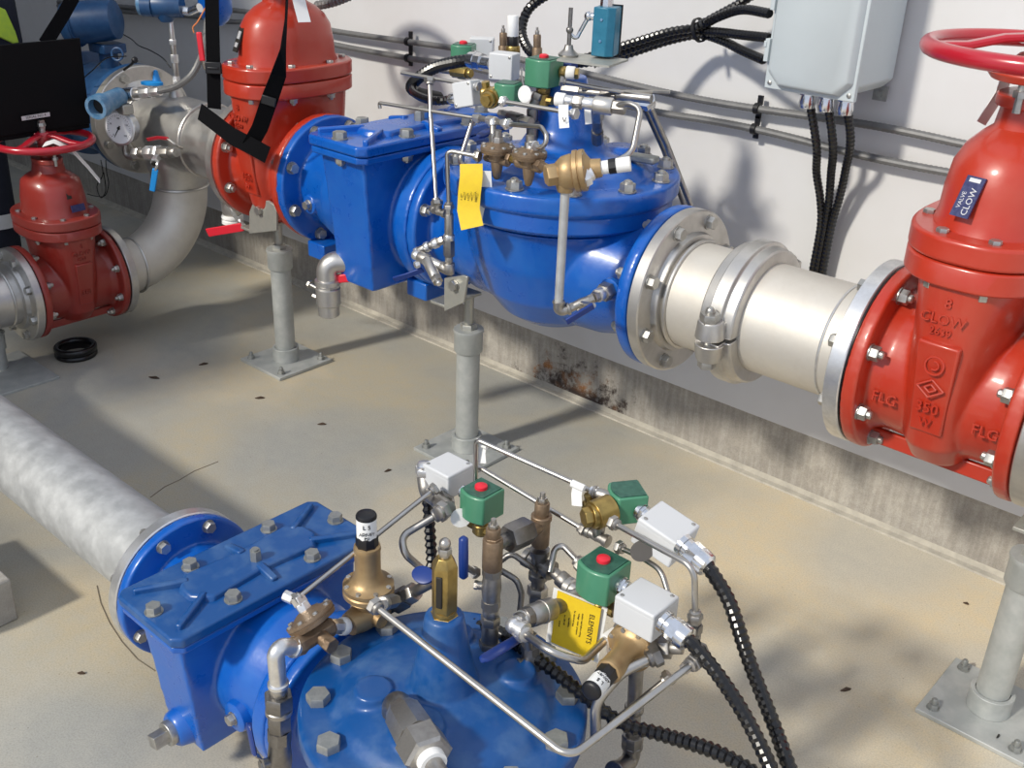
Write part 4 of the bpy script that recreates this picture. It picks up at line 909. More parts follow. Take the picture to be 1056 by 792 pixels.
# fittings where the low tube starts
chain('pipe_fitting', 'steel nuts where the low crossing tube starts below the bronze regulator', 'pipe fitting', (A(386, 626, .745)+V((0, 0, .002)), A(408, 619, .80)), [(0, .35, .0085, 'h', 'nut', 'ssbright'), (.35, .5, .0105, 'c', 'collar', 'fit'), (.5, 1, .010, 'h', 'body', 'fitdark')])
# ---- cables
hose(thing('flexible_conduit', 'black ribbed conduit arching from the tilted grey box to the bottom edge, outermost', 'conduit', A(722, 588, 1.03)), [A(728, 582, 1.04), A(736, 593, 1.035), A(753, 623, 1.03), A(772, 680, 1.02), A(797, 745, 1.0), A(830, 830, .98), at(880, 930, z=.012)], .0095, 'black', 'cable', .0075, .06, 14)
hose(thing('flexible_conduit', 'black ribbed conduit from the lowest grey box to the bottom edge, inner one', 'conduit', A(703, 655, .96)), [A(708, 659, .963), A(718, 668, .96), A(745, 702, .96), A(772, 745, .95), A(798, 800, .94), A(815, 850, .93), at(850, 950, z=.012)], .0095, 'black', 'cable', .0075, .06, 14)
hose(thing('flexible_conduit', 'black ribbed conduit lying across the back of the lower cover and out along the floor', 'conduit', A(530, 665, .93)), [A(500, 648, .96), A(520, 655, .95), A(545, 672, .935), A(575, 695, .93), A(600, 715, .93), A(640, 745, .94), A(685, 758, .96), A(740, 776, .96), A(790, 805, .95)], .0095, 'black', 'cable', .009, .10, 14)
# ---- relief fitting on the front of the cover
f0 = at(400, 742, z=LZ+.21*K); f1 = at(410, 716, z=LZ+.30*K+.03)
t = thing('relief_fitting', 'grey elbow and hexagonal barrel fitting lying over the front of the lower cover', 'valve', f0)
e0 = V((f0.x, f0.y, LZ+.2*K)); dv = V((1, -.38, .04)).normalized(); e0 = e0+V((.012, .004, 0))
b = B(); b.tube([e0, e0+V((0, 0, .045)), e0+V((0, 0, .045))+dv*.03], .0190, .02, 20); b.build('elbow', 'fitdark', t, world=True, ang=80)
s_ = e0+V((0, 0, .045))+dv*.012
b = B(); b.lathe(s_, dv, [(0, .018), (.014, .024), (.018, .0265), (.062, .029), (.065, .029)], 8); b.build('barrel', 'fit', t, world=True)
b = B(); b.lathe(s_+dv*.065, dv, [(0, .029), (.003, .0325), (.036, .0325), (.040, .028)], 6); b.build('hex_end', 'fit', t, world=True)
b = B(); b.lathe(s_+dv*.105, dv, [(0, .0185), (.012, .018)], 24); b.build('tape_wrap', 'teflon', t, world=True)
b = B(); b.cyl(s_+dv*.117, s_+dv*.19, .0125); b.build('nipple', 'fit', t, world=True)
# ---- yellow tag
t = thing('warning_tag', 'yellow printed tag hanging between the grey check valve and the middle solenoid', 'tag', A(592, 612, .97))
c00, c10, c01 = A(575, 609, .965), A(620, 628, .985), A(568, 662, .955); c11 = c10+c01-c00
nn = (c10-c00).cross(c01-c00).normalized()
if nn.dot(CAMP-c00) < 0: nn = -nn
b = B(); b.loft([[c00, c10, c11, c01], [c00-nn*.0008, c10-nn*.0008, c11-nn*.0008, c01-nn*.0008]]); b.build('tag_card', 'yellow', t, world=True)
b = B(); g_ = .004; b.loft([[c00-nn*.002-V((.008, 0, 0)), c10-nn*.002+V((.006, .006, 0)), c11-nn*.002+V((.004, .004, -.006)), c01-nn*.002-V((.010, 0, .006))], [c00-nn*.003-V((.008, 0, 0)), c10-nn*.003+V((.006, .006, 0)), c11-nn*.003+V((.004, .004, -.006)), c01-nn*.003-V((.010, 0, .006))]]); b.build('white_backing', 'white', t, world=True)
ex = (c01-c00).normalized(); ey = (c10-c00); ey = (ey-ex*ey.dot(ex)).normalized()
if ex.cross(ey).dot(nn) < 0: pass
H_ = (c01-c00).length; W_ = (c10-c00).length
for s_, f, g, sz_ in (('ELEMENTS', .52, .82, .0105), ('caution read before wiring', .5, .62, .0036), ('voltage  watts  pressure', .5, .54, .0036), ('for electrical data', .42, .44, .0036), ('see bulletin', .52, .34, .0034), ('no. 120 / 60', .5, .24, .0034), ('made in', .6, .14, .0032)):
    text(t, s_, sz_, axes(c00+ex*H_*f+ey*W_*g+nn*.0004, ex, ey, nn), 'ink', .0002, 'printed_lettering', world=True)
# ================================================================ control piping on the upper valve
UX = (XA+XE)/2
# bronze regulator in front of the cover, pipe drop and ball valve below it
Yf = 1.50
rp = A(584, 178, Yf+.02)
t = thing('pilot_regulator', 'round bronze regulator in front of the upper valve with a grey pipe dropping from it', 'regulator', rp)
rd = V((.85, .55, .22)).normalized()
b = B(); b.lathe(rp-rd*.022, rd, [(0, .012), (.004, .022), (.016, .031), (.032, .034), (.040, .030)], 36); b.build('bowl', 'bronze', t, world=True)
b = B(); b.lathe(rp+rd*.014, rd, [(0, .034), (.002, .039), (.010, .039), (.0115, .037), (.013, .037), (.014, .039), (.022, .039), (.026, .030), (.034, .019), (.052, .017)], 40); b.build('spring_housing', 'bronze', t, world=True)
disc_screws(t, rp+rd*.034, rd, .034, 8, .004)
d2 = V((-.55, -.83, -.12)).normalized(); b = B(); b.hexa(rp+d2*.018, d2, .021, .022); b.build('hex_plug', 'bronze', t, world=True, bev=.0008)
b = B(); b.lathe(rp, -Z_, [(0, .024), (.022, .020), (.036, .015)], 24); b.build('outlet', 'bronze', t, world=True)
q = rp+rd*.064
b = B(); b.lathe(q, rd, [(0, .0125), (.016, .0125)], 24); b.build('cap_label', 'white', t, world=True)
b = B(); b.lathe(q+rd*.016, rd, [(0, .0145), (.014, .0145)], 8); b.build('lock_nut', 'blackplastic', t, world=True)
b = B(); b.lathe(q+rd*.030, rd, [(0, .0138), (.026, .0138)], 28); b.build('adjusting_cap', 'white', t, world=True)
dp0 = rp-V((0, 0, .034)); bot = V((dp0.x, dp0.y, A(579, 318, dp0.y).z))
t = thing('drop_pipe', 'grey vertical pipe in front of the upper blue valve body', 'pipe', dp0)
b = B(); b.cyl(dp0, bot, .0088, n=20); b.build('pipe', 'galv', t, world=True); 
port = A(628, 300, 1.60)
elbow('small steel elbow at the foot of the grey vertical pipe', bot+V((0, 0, .012)), bot-V((0, 0, .010)), bot-V((0, 0, .010))+(port-bot).normalized()*.022, .0105, 'fit')
e_ = bot-V((0, 0, .010))+(port-bot).normalized()*.022
bv = ball_valve('bright steel ball valve body at the foot of the grey vertical pipe', e_, e_.lerp(port, .62), .0085, (0, -.5, -.85), (port-bot).normalized()*-.1+V((.55, -.1, .14)), 0, m='fit')
hp = A(606, 322, 1.47); 
t = thing('valve_handle', 'blue flat valve lever under the upper blue valve body near the outlet flange', 'valve', hp)
b = B(); l0, l1 = A(612, 315, 1.50), A(584, 332, 1.45); dl = (l1-l0).normalized(); b.ribbon([l0, l0.lerp(l1, .5), l1], .014, .006, (0, -.3, 1)); b.build('grip', 'stripblue', t, bev=.002, world=True); b = B(); b.cyl(e_.lerp(port, .31), l0, .005); b.build('stem', 'fit', t, world=True)
chain('pipe_union', 'hex union screwed into the upper valve body beside the outlet flange', 'pipe fitting', (e_.lerp(port, .6), A(632, 297, 1.645)), [(0, .25, .011, 'h', 'nut', 'fit'), (.2, .5, .014, 'c', 'neck', 'ssbright'), (.45, .8, .019, 'h', 'hex', 'fit'), (.8, 1, .023, 'c', 'boss', 'blue')])
# bent tube from the regulator up to the valve side
t1 = rp+V((.034, .012, -.006))
tubeline('thick stainless tube bending from the bronze regulator up past the cover edge', [A(606, 181, 1.53), A(652, 158, 1.60), A(661, 112, 1.64), A(648, 106, 1.64), A(634, 110, 1.64)], .0058, .035, (1, 0), nm='ssbright', nr=.0085)
# two brown diaphragm pilots
for (px, py, y_, lab) in ((513, 152, 1.56, 'brown diaphragm pilot above the yellow tag, left of the pair'), (546, 158, 1.545, 'brown diaphragm pilot next to the bronze regulator, right of the pair')):
    c_ = A(px, py+3, y_); t = thing('pilot_valve', lab, 'pilot valve', c_)
    b = B(); b.lathe(c_-Z_*.008, Z_, [(0, .016), (.004, .033), (.009, .0345), (.0095, .033), (.0115, .033), (.012, .0345), (.017, .034), (.020, .022), (.024, .013)], 40); b.build('diaphragm_disc', 'brown', t, world=True)
    disc_screws(t, c_+Z_*.0085, Z_, .029, 8, .0045)
    b = B(); b.lathe(c_-Z_*.006, -Z_, [(0, .018), (.014, .016), (.016, .013), (.034, .011), (.050, .007), (.053, .004)], 24); b.cyl(c_-Z_*.018-X_*.03, c_-Z_*.018+X_*.03, .010, n=16); b.build('valve_body', 'brown', t, world=True)
    b = B(); b.hexa(c_+Z_*.015, Z_, .011, .012); b.cyl(c_+Z_*.026, c_+Z_*.040, .008); b.build('top_fitting', 'fit', t, world=True)
chain('pipe_nipple', 'short brass nipple joining the two brown diaphragm pilots', 'pipe fitting', (A(524, 163, 1.555), A(536, 166, 1.55)), [(0, .3, .011, 'h', 'nut', 'brown'), (.3, .7, .008, 'c', 'neck', 'brass'), (.7, 1, .011, 'h', 'nut', 'brown')])
chain('pipe_nipple', 'brown nipple joining the right diaphragm pilot and the bronze regulator', 'pipe fitting', (A(553, 168, 1.54), A(568, 176, 1.52)), [(0, .4, .011, 'h', 'nut', 'brown'), (.4, 1, .009, 'c', 'neck', 'brown')])
elbow('white-flecked elbow on top of the right brown diaphragm pilot', A(545, 154, 1.545), A(545, 148, 1.545), A(552, 150, 1.54), .0075, 'ssbright')
# stem boss gear: blue sleeve, mounting plate, limit switch box
st = UZ+.389
t = thing('stem_extension', 'dark stem fitting rising from the centre boss of the upper valve', 'indicator', (UX, UY, st))
b = B(); b.cyl((UX, UY, st), (UX, UY, st+.012), .024); b.hexa((UX, UY, st+.010), Z_, .022, .016); b.build('base_nut', 'stripblue', t, world=True)
b = B(); b.cyl((UX, UY, st+.02), (UX, UY, st+.05), .012); b.build('sleeve', 'fitdark', t, world=True)
pz = st+.052
t = thing('mounting_plate', 'thin steel plate carrying the teal switch box above the upper valve', 'bracket', (UX, UY, pz))
c1, c2, c3, c4 = at(574, 62, z=pz), at(590, 55, z=pz), at(648, 62, z=pz), at(628, 69, z=pz)
pl_ = [c1, c4, c3, c2]
b = B(); b.loft([[p-V((0, 0, .002)) for p in pl_], [p+V((0, 0, .002)) for p in pl_]]); b.build('plate', 'lamp', t, world=True)
sc_ = at(623, 66, z=pz)
bx = at(622, 60, z=pz+.0)
t = thing('limit_switch', 'teal limit switch box with steel crank arm above the upper valve', 'switch', bx)
mx = axes(bx, (.93, .37, 0), (-.37, .93, 0), Z_)
b = B(); b.prism([(-.020, -.022), (.010, -.026), (.024, -.016), (.024, .026), (-.020, .026)], .006, .098, mx); b.build('housing', 'teal', t, bev=.002, world=True)
b = B(); b.prism([(-.021, .0265), (.0255, .0265), (.0255, .031), (-.021, .031)], .004, .100, mx); b.build('back_cover', 'blackplastic', t, world=True)
for zz_ in (.075, .035):
    b = B(); b.lathe(mx @ V((-.002, -.0235, zz_)), mx.to_3x3() @ V((-.1, -1, 0)), [(0, .003), (.002, .003), (.003, .002)], 12); b.build('screw', 'skyblue', t, world=True)
hub = mx @ V((-.024, -.004, .078)); hn = mx.to_3x3() @ V((-1, 0, 0))
b = B(); b.cyl(mx @ V((-.018, -.004, .078)), hub+hn*.010, .0075); b.sphere(hub+hn*.010, .0095, 14); b.build('shaft', 'chrome', t, world=True)
arm = [hub+hn*.010, A(598, 33, hub.y-.01), A(594, 41, hub.y-.02), A(588, 34, hub.y-.025)]
b = B(); b.tube(arm, .0042, .008, 10); b.build('crank_arm', 'chrome', t, world=True, ang=80)
b = B(); b.cyl(bx+V((0, 0, .098)), bx+V((0, 0, .112)), .013, n=8); b.tube([bx+V((0, 0, .11)), bx+V((0, 0, .14)), bx+V((-.03, .005, .15)), bx+V((-.09, .03, .152))], .010, .02, 16); b.build('conduit_elbow', 'chrome', t, world=True)
lk = A(587, 50, 1.72)
t = thing('stem_linkage', 'steel rod and round nut standing on the plate beside the teal switch box', 'linkage', lk)
k0 = at(586, 58, z=pz+.002)
b = B(); b.lathe(k0, Z_, [(0, .020), (.004, .021), (.010, .014), (.014, .010), (.022, .008)], 12); b.build('gland', 'fit', t, world=True)
b = B(); b.cyl(k0, k0+V((0, 0, .092)), .0042); b.sphere(k0+V((0, 0, .050)), .0075, 12); b.build('rod', 'fitdark', t, world=True)
# brown nipples and white/black cap behind
for px, y0_, y1_, lab in ((519, 58, 27, 'pointed brown nipple left of the small white and black cap'), (554, 60, 26, 'pointed brown nipple under the black cable loop')):
    chain('pilot_stack', lab, 'pilot valve', (A(px, y0_+10, 1.90), A(px, y0_-32, 1.90)), [(0, .50, .0115, 'c', 'valve_body', 'brown'), (.45, .82, .0088, 'c', 'neck', 'brown'), (.8, .92, .005, 'c', 'stem', 'fit'), (.92, 1, .0028, 'c', 'tip', 'fit')])
c_ = A(529, 50, 1.87)
chain('adjusting_cap', 'small white and black adjusting cap standing behind the grey junction box', 'cap', (A(529, 56, 1.87), A(529, 16, 1.87)), [(0, .22, .0165, 'c', 'neck', 'brass'), (.2, .48, .0135, 'o', 'lock_nut', 'blackplastic'), (.45, 1, .0130, 'c', 'cap', 'white')])
# solenoids with boxes
solenoid('green solenoid with red cap on the upper assembly, nearest the teal switch box', A(561, 74, 1.72), .060, (-1, 0, 0), (0, 0, -1), bl=.030, rz=.15)
jbox('large grey junction box with black conduit at the top of the upper pilot assembly', A(520, 68, 1.74), (.95, .3, 0), Z_, (.3, -.95, 0), (.056, .056, .044))
t = thing('conduit_gland', 'chrome conduit gland left of the large upper junction box', 'conduit fitting', A(504, 65, 1.74)); chain_d = (A(487, 62, 1.74)-A(508, 66, 1.74)); a_, c_ = A(507, 65.5, 1.74), A(484, 61.5, 1.74); dd = (c_-a_).normalized(); L = (c_-a_).length
b = B(); b.lathe(a_, dd, [(0, .014), (L*.45, .014)], 24); b.build('neck', 'chrome', t, world=True); b = B(); b.lathe(a_+dd*L*.4, dd, [(0, .0185), (L*.3, .0185)], 8); b.lathe(a_+dd*L*.68, dd, [(0, .019), (L*.3, .017)], 24); b.build('hub', 'chrome', t, world=True)
hose(thing('flexible_conduit', 'black ribbed conduit curling from the large upper junction box back behind the strainer', 'conduit', A(484, 63, 1.74)), [A(486, 62, 1.74), A(470, 64, 1.74), A(450, 69, 1.75), A(432, 80, 1.76), A(424, 90, 1.79), A(432, 96, 1.85), A(452, 100, 1.98)], .0125, 'black', 'cable', .010, .10)
solenoid('green solenoid with red cap at the far left of the upper assembly', A(478, 56, 1.90), .052, (1, .2, 0), (0, -.1, -1), rz=.5, bl=.02)
jbox('far grey junction box behind the left upper solenoid', A(497, 49, 1.98), (.8, .6, 0), Z_, (.6, -.8, 0), (.060, .048, .040))
chain('pipe_nipple', 'brass fittings under the far left upper solenoid', 'pipe fitting', (A(448, 71, 1.86), A(486, 76, 1.86)), [(0, .25, .009, 'h', 'nut', 'ssbright'), (.2, .55, .008, 'c', 'neck', 'fit'), (.5, .9, .0135, 'o', 'brass_body', 'brass'), (.9, 1, .01, 'c', 'end', 'brass')])
g3 = A(524, 96, 1.64)
solenoid('green solenoid turned on its side in the middle of the upper assembly', g3, .046, (-.3, .9, .2), (-.93, -.35, -.1), redcap=False, rz=.35, bl=.024)
chain('pipe_plug', 'round brass plug facing the camera beside the sideways upper solenoid', 'pipe fitting', (A(509, 100, 1.62), A(500, 104.5, 1.585)), [(0, .5, .0205, 'c', 'body', 'brass'), (.45, .8, .0165, 'c', 'rim', 'brass'), (.75, 1, .012, 'h', 'hex', 'brass')])
jbox('small grey junction box tilted forward left of the brass plug', A(482, 97, 1.62), (.92, .2, .25), (-.30, .1, .95), (.15, -.98, .1), (.048, .052, .040))
t = thing('conduit_gland', 'chrome gland on the left of the small tilted junction box', 'conduit fitting', A(469, 101, 1.62)); a_, c_ = A(473, 101, 1.62), A(462, 103, 1.62); dd = (c_-a_).normalized(); b = B(); b.lathe(a_, dd, [(0, .010), (.008, .0125), (.018, .0135), (.026, .0115)], 20); b.build('hub', 'chrome', t, world=True)
hose(thing('flexible_conduit', 'grey-black conduit from the small tilted junction box to the left', 'conduit', A(462, 103, 1.62)), [A(463, 103, 1.62), A(450, 104, 1.62), A(436, 101, 1.65), A(426, 94, 1.72), A(430, 85, 1.84)], .0090, 'black', 'cable', .009, .05)
t = thing('round_tag', 'round white tag hanging beside the sideways upper solenoid', 'tag', A(541, 98, 1.60)); b = B(); b.lathe(A(541, 97, 1.60), V((.5, -.85, .1)), [(0, .0165), (.001, .0165)], 32, sx=.8); b.build('disc', 'white', t, world=True)
b = B(); b.tube([A(538, 70, 1.62), A(538, 80, 1.61), A(540, 90, 1.60)], .0016, 0, 6); b.build('bead_chain', 'fit', t, world=True)
# thin tubes
tubeline('thin steel tube ending above the strainer, from the upper pilot group', [A(414, 75, 1.60), A(492, 89, 1.62)], .0040, 0, (0, 1), nm='ssbright')
tubeline('thin steel tube with square end running low across the strainer cover', [A(392, 112, 1.56), A(391, 106, 1.56), A(492, 122, 1.60)], .0040, .004, (0, 1), nm='ssbright')
tubeline('vertical thin steel tube in front of the strainer outlet flange', [A(443, 84, 1.60), A(444, 118, 1.58), A(450, 208, 1.52)], .0048, .03, (1, 1))
tubeline('steel tube rising from the stacked fittings and bending to the brown pilot', [A(463, 212, 1.51), A(461, 158, 1.51), A(466, 156, 1.515), A(492, 161, 1.53)], .0046, .012, (1, 1))
tubeline('slanting steel tube behind the brown pilots curling under the yellow tag', [A(488, 122, 1.62), A(474, 166, 1.58), A(480, 176, 1.55), A(492, 176, 1.54)], .0052, .014, (0, 0))
tubeline('steel tube running right from the brass plug to the tee row', [A(520, 105, 1.585), A(592, 117, 1.60)], .0046, 0, (1, 1), nm='ssbright')
tubeline('steel tube looping over the right brown diaphragm pilot', [A(524, 128, 1.57), A(558, 131, 1.56), A(564, 140, 1.55), A(562, 151, 1.545), A(550, 152, 1.545)], .0048, .014, (1, 1), nm='ssbright')
chain('pipe_fitting', 'row of bright steel tees and nuts above the brown diaphragm pilots', 'pipe fitting', (A(489, 121, 1.60), A(526, 128, 1.57)), [(0, .18, .008, 'h', 'nut', 'ssbright'), (.18, .4, .0065, 'c', 'neck', 'fit'), (.4, .62, .0095, 'c', 'tee', 'ssbright'), (.62, .8, .0065, 'c', 'neck', 'fit'), (.8, 1, .0085, 'h', 'nut', 'ssbright')])
chain('pipe_fitting', 'upright steel nipple over the left brown diaphragm pilot', 'pipe fitting', (A(509, 149, 1.56), A(508, 124, 1.58)), [(0, .4, .009, 'h', 'nut', 'fit'), (.4, .8, .0065, 'c', 'neck', 'fit'), (.75, 1, .009, 'c', 'collar', 'ssbright')])
chain('pipe_fitting', 'thicker steel pipe fittings behind the tee row', 'pipe fitting', (A(516, 117, 1.68), A(548, 126, 1.66)), [(0, .3, .010, 'h', 'nut', 'fit'), (.3, .7, .0115, 'c', 'body', 'fitdark'), (.7, 1, .010, 'h', 'nut', 'fit')])
chain('pilot_stack', 'dark upright pipe standing on the upper cover behind the looping tube', 'pipe fitting', (A(549, 150, 1.70), A(549, 112, 1.70)), [(0, .55, .0125, 'c', 'nipple', 'fitdark'), (.5, .66, .0155, 'h', 'nut', 'fitdark'), (.66, 1, .012, 'c', 'body', 'fitdark')])
chain('pilot_stack', 'dark fitting joining the riser to the brass solenoid body', 'pipe fitting', (A(549, 112, 1.70), A(556, 96, 1.71)), [(0, .6, .011, 'c', 'nipple', 'fitdark'), (.6, 1, .013, 'h', 'nut', 'fitdark')])
t = thing('valve_handle', 'blue oval valve handle behind the brown diaphragm pilots', 'valve', A(500, 139, 1.66)); b = B(); b.lathe(A(500, 139, 1.66), Z_+V((0, -.3, 0)), [(0, .014), (.001, .017), (.005, .017), (.006, .014)], 24, sx=1.3, sy=.8); b.build('oval_grip', 'stripblue', t, world=True); b = B(); b.cyl(A(500, 140, 1.66), A(512, 146, 1.68), .004); b.build('stem', 'fit', t, world=True)
# cluster right of the boss
ca, cb = A(571, 101, 1.60), A(640, 112, 1.65)
chain('check_valve', 'long bright steel fitting row in front of the boss of the upper valve', 'valve', (A(573, 102, 1.60), A(645, 112, 1.65)), [(0, .14, .013, 'c', 'tape_end', 'teflon'), (.14, .26, .0105, 'c', 'nipple', 'ssbright'), (.26, .40, .0135, 'h', 'nut', 'fit'), (.40, .56, .0115, 'c', 'neck', 'ssbright'), (.56, .82, .0165, 'c', 'barrel', 'ss'), (.82, 1, .013, 'h', 'end_nut', 'fit')])
chain('pipe_fitting', 'second row of steel fittings behind the bright check valve', 'pipe fitting', (A(580, 92, 1.72), A(672, 102, 1.76)), [(0, .2, .010, 'h', 'nut', 'fit'), (.2, .45, .0075, 'c', 'neck', 'fit'), (.45, .62, .0125, 'h', 'body', 'fitdark'), (.62, 1, .0095, 'c', 'tube_end', 'tube')])
chain('pipe_riser', 'dark riser standing on the upper cover right of the boss', 'pipe', (A(616, 146, 1.78), A(616, 112, 1.70)), [(0, .35, .013, 'o', 'base_nut', 'fitdark'), (.35, .7, .0105, 'c', 'nipple', 'fitdark'), (.7, 1, .014, 'h', 'nut', 'fit')])
t = thing('tape_label', 'white label marked with a letter hanging below the bright check valve', 'label', A(581, 119, 1.58)); b = B(); w_ = V((.75, .6, 0)); b.ribbon([A(581, 108, 1.585), A(581, 119, 1.58), A(582, 132, 1.575)], .019, .0008, w_); b.build('tape', 'teflon', t, world=True)
text(t, 'V', .014, axes(A(582, 124, 1.574), w_, V((0, -.05, 1)), V((.6, -.8, 0))), 'ink', .0004, 'printed_lettering', world=True)
t = thing('tape_label', 'white tape scrap hanging behind the check valve by the riser', 'label', A(606, 118, 1.66)); b = B(); b.ribbon([A(606, 107, 1.665), A(606, 117, 1.66), A(607, 128, 1.655)], .013, .0008, w_); b.build('tape', 'teflon', t, world=True)
tubeline('thin steel tube crossing above the bright check valve toward the cable bundle', [A(580, 84, 1.66), A(640, 95, 1.74), A(690, 95, 1.86)], .0040, .02, (1, 0))
tubeline('thin dark steel tube meeting the crossing tube at its right end', [A(600, 92, 1.72), A(690, 96, 1.84)], .0036, 0, (0, 0), m='fitdark')
tubeline('long steel tube slanting down behind the valve right of its cover', [A(668, 106, 1.88), A(688, 150, 1.98), A(712, 212, 2.02)], .0068, .02, (1, 0), nm='chrome', nr=.009)
tubeline('dark tube slanting down beside the long steel tube', [A(664, 110, 1.92), A(684, 154, 2.02), A(706, 214, 2.06)], .0055, .02, (0, 0), m='fitdark')
chain('pipe_nipple', 'brass nipple with white tape right of the nearest green upper solenoid', 'pipe fitting', (A(577, 74, 1.74), A(597, 76, 1.76)), [(0, .4, .012, 'c', 'body', 'brass'), (.35, .8, .0135, 'c', 'tape', 'teflon'), (.8, 1, .012, 'h', 'hex', 'brass')])
t = thing('lifting_eye', 'small dark bolt plate on the upper valve cover near its right rim', 'bracket', A(662, 160, 1.86)); b = B(); b.box((0, 0, 0), (.07, .035, .014), axes(A(662, 163, 1.86), (1, .2, 0), (-.2, 1, 0), Z_)); b.build('plate', 'boltd', t, bev=.004, world=True)
# ---- stacked fittings at the inlet flange
tee('steel elbow on the inlet plug with the vertical tube above it', A(452, 218, 1.54), (Z_, X_, (-.9, .25, 0)), .0085, .024, 'fit', name='pipe_tee')
chain('pipe_fitting', 'vertical stack of steel nuts in front of the inlet flange', 'pipe fitting', (A(463, 212, 1.51), A(463, 282, 1.51)), [(0, .14, .008, 'h', 'nut', 'fit'), (.12, .42, .0095, 'c', 'body', 'fit'), (.42, .50, .012, 'c', 'collar', 'ssbright'), (.50, .74, .0125, 'h', 'dark_hex', 'fitdark'), (.74, .84, .0085, 'c', 'neck', 'fit'), (.84, 1, .0125, 'c', 'elbow_end', 'fit')])
p_a, p_b = A(463, 278, 1.51), A(427, 262, 1.50)
chain('pipe_fitting', 'slanting steel fitting leading left from the bottom of the stacked nuts', 'pipe fitting', (p_a, p_b), [(0, .2, .0125, 'c', 'elbow', 'fit'), (.2, .55, .0105, 'c', 'body', 'ss'), (.55, .85, .0125, 'c', 'collar', 'fit'), (.85, 1, .011, 'c', 'end', 'ssbright')])
chain('pipe_fitting', 'upper row of bright steel collars from the strainer plug to the stack', 'pipe fitting', (A(428, 260, 1.51), A(458, 247, 1.54)), [(0, .12, .009, 'c', 'end', 'ssbright'), (.12, .4, .0085, 'c', 'neck', 'fit'), (.35, .5, .0115, 'c', 'collar', 'ssbright'), (.5, .65, .0085, 'c', 'neck', 'fit'), (.62, .8, .0115, 'c', 'collar', 'ssbright'), (.8, 1, .010, 'h', 'nut', 'fit')])
chain('strainer_plug', 'short steel Y-strainer leg hanging below the slanting fitting', 'strainer', (A(440, 268, 1.50), A(453, 293, 1.47)), [(0, .75, .0115, 'c', 'leg', 'ss'), (.72, .9, .0125, 'h', 'hex_cap', 'fit'), (.9, 1, .006, 'c', 'plug', 'ssbright')])
t = thing('valve_handle', 'blue flat valve lever at the lower left of the stacked steel fittings', 'valve', A(420, 284, 1.48)); b = B(); b.ribbon([A(436, 278, 1.50), A(420, 284, 1.485), A(406, 288, 1.47)], .013, .005, (0, -.5, 1)); b.build('grip', 'stripblue', t, bev=.0015, world=True)
b = B(); b.hexa(A(432, 272, 1.495), V((-.3, -.9, -.2)), .008, .010); b.build('stem', 'ssbright', t, world=True)
# yellow tag with white backing
t = thing('warning_tag', 'long yellow printed tag hanging below the left brown diaphragm pilot', 'tag', A(487, 200, 1.50))
w_ = V((.8, .6, 0))
pa = [A(486, 169, 1.515), A(486, 182, 1.505), A(484, 200, 1.50), A(483, 216, 1.495), A(487, 235, 1.485)]
b = B(); b.ribbon(pa, .046, .0008, w_); b.build('tag_card', 'yellow', t, world=True, ang=60)
pb2 = [A(496, 176, 1.525), A(497, 195, 1.53), A(500, 212, 1.535), A(506, 230, 1.545)]
b = B(); b.ribbon(pb2, .042, .0008, V((.85, .5, 0))); b.build('white_backing', 'white', t, world=True, ang=60)
dn_ = V((0, -.12, 1)).normalized(); zz = w_.cross(dn_).normalized()
if zz.y > 0: zz = -zz
ex = V((0, 0, -1)); 
for i, (s_, f) in enumerate((('WARNING', .014), ('read instructions', .006), ('before wiring', -.001), ('electrical rating', -.008), ('volts  watts', -.015))):
    cpt = A(484, 205, 1.4985)+w_.normalized()*f-V((0, .0015, 0))
    text(t, s_, .0068 if i == 0 else .0045, axes(cpt, (0, .10, -1), w_, V((.6, -.8, -.06))), 'ink', .0002, 'printed_lettering', world=True)
# ================================================================ on the wall
def W(px, py, y=2.185): return at(px, py, y=y)
t = thing('electrical_enclosure', 'grey wall enclosure with chamfered cover corner, top right above the pipe', 'enclosure', (-.9975, 2.11, 1.04))
x0, x1, y0, y1, z0 = -1.096, -.908, 2.005, 2.208, 1.022
b = B(); b.prism([(x0, z0+.012), (x0+.03, z0), (x1-.02, z0), (x1, z0+.02), (x1, z0+.42), (x0, z0+.42)], y0+.030, y1, axes((0, 0, 0), (1, 0, 0), (0, 0, 1), (0, -1, 0)) @ Matrix.Diagonal((1, 1, -1, 1))); b.build('box_body', 'encgrey', t, bev=.004, seg=3, world=True)
cc_ = .026
def pl(o): return [(x0+o+cc_, z0+o), (x1-o-cc_, z0+o), (x1-o, z0+o+cc_), (x1-o, z0+.43), (x0+o, z0+.43), (x0+o, z0+o+cc_)]
mz = axes((0, 0, 0), (1, 0, 0), (0, 0, 1), (0, -1, 0)) @ Matrix.Diagonal((1, 1, -1, 1))
b = B(); b.prism([(x0-.006, z0-.006), (x1+.006, z0-.006), (x1+.006, z0+.43), (x0-.006, z0+.43)], y0+.018, y0+.030, mz); b.build('flange_rim', 'encgrey', t, bev=.002, world=True)
b = B(); b.loft([[mz @ V((a, c, y0+.020)) for a, c in pl(.0)], [mz @ V((a, c, y0+.004)) for a, c in pl(.006)], [mz @ V((a, c, y0)) for a, c in pl(.012)]]); cv = b.build('door', 'encgrey', t, bev=.002, world=True)
for xx in (x1-.006, x0+.006):
    b = B(); b.lathe((xx, y0+.019, z0+.006), (0, -1, 0), [(0, .0045), (.003, .0045), (.004, .003)], 14); b.build('screw', 'boltm', t, world=True)
for zz_ in (.07, .17, .27):
    b = B(); b.box((x0-.006, y0+.016, z0+zz_), (.010, .016, .045)); b.box((x0-.010, y0+.012, z0+zz_+.012), (.006, .012, .012)); b.build('hinge', 'encgrey', t, bev=.001, world=True)
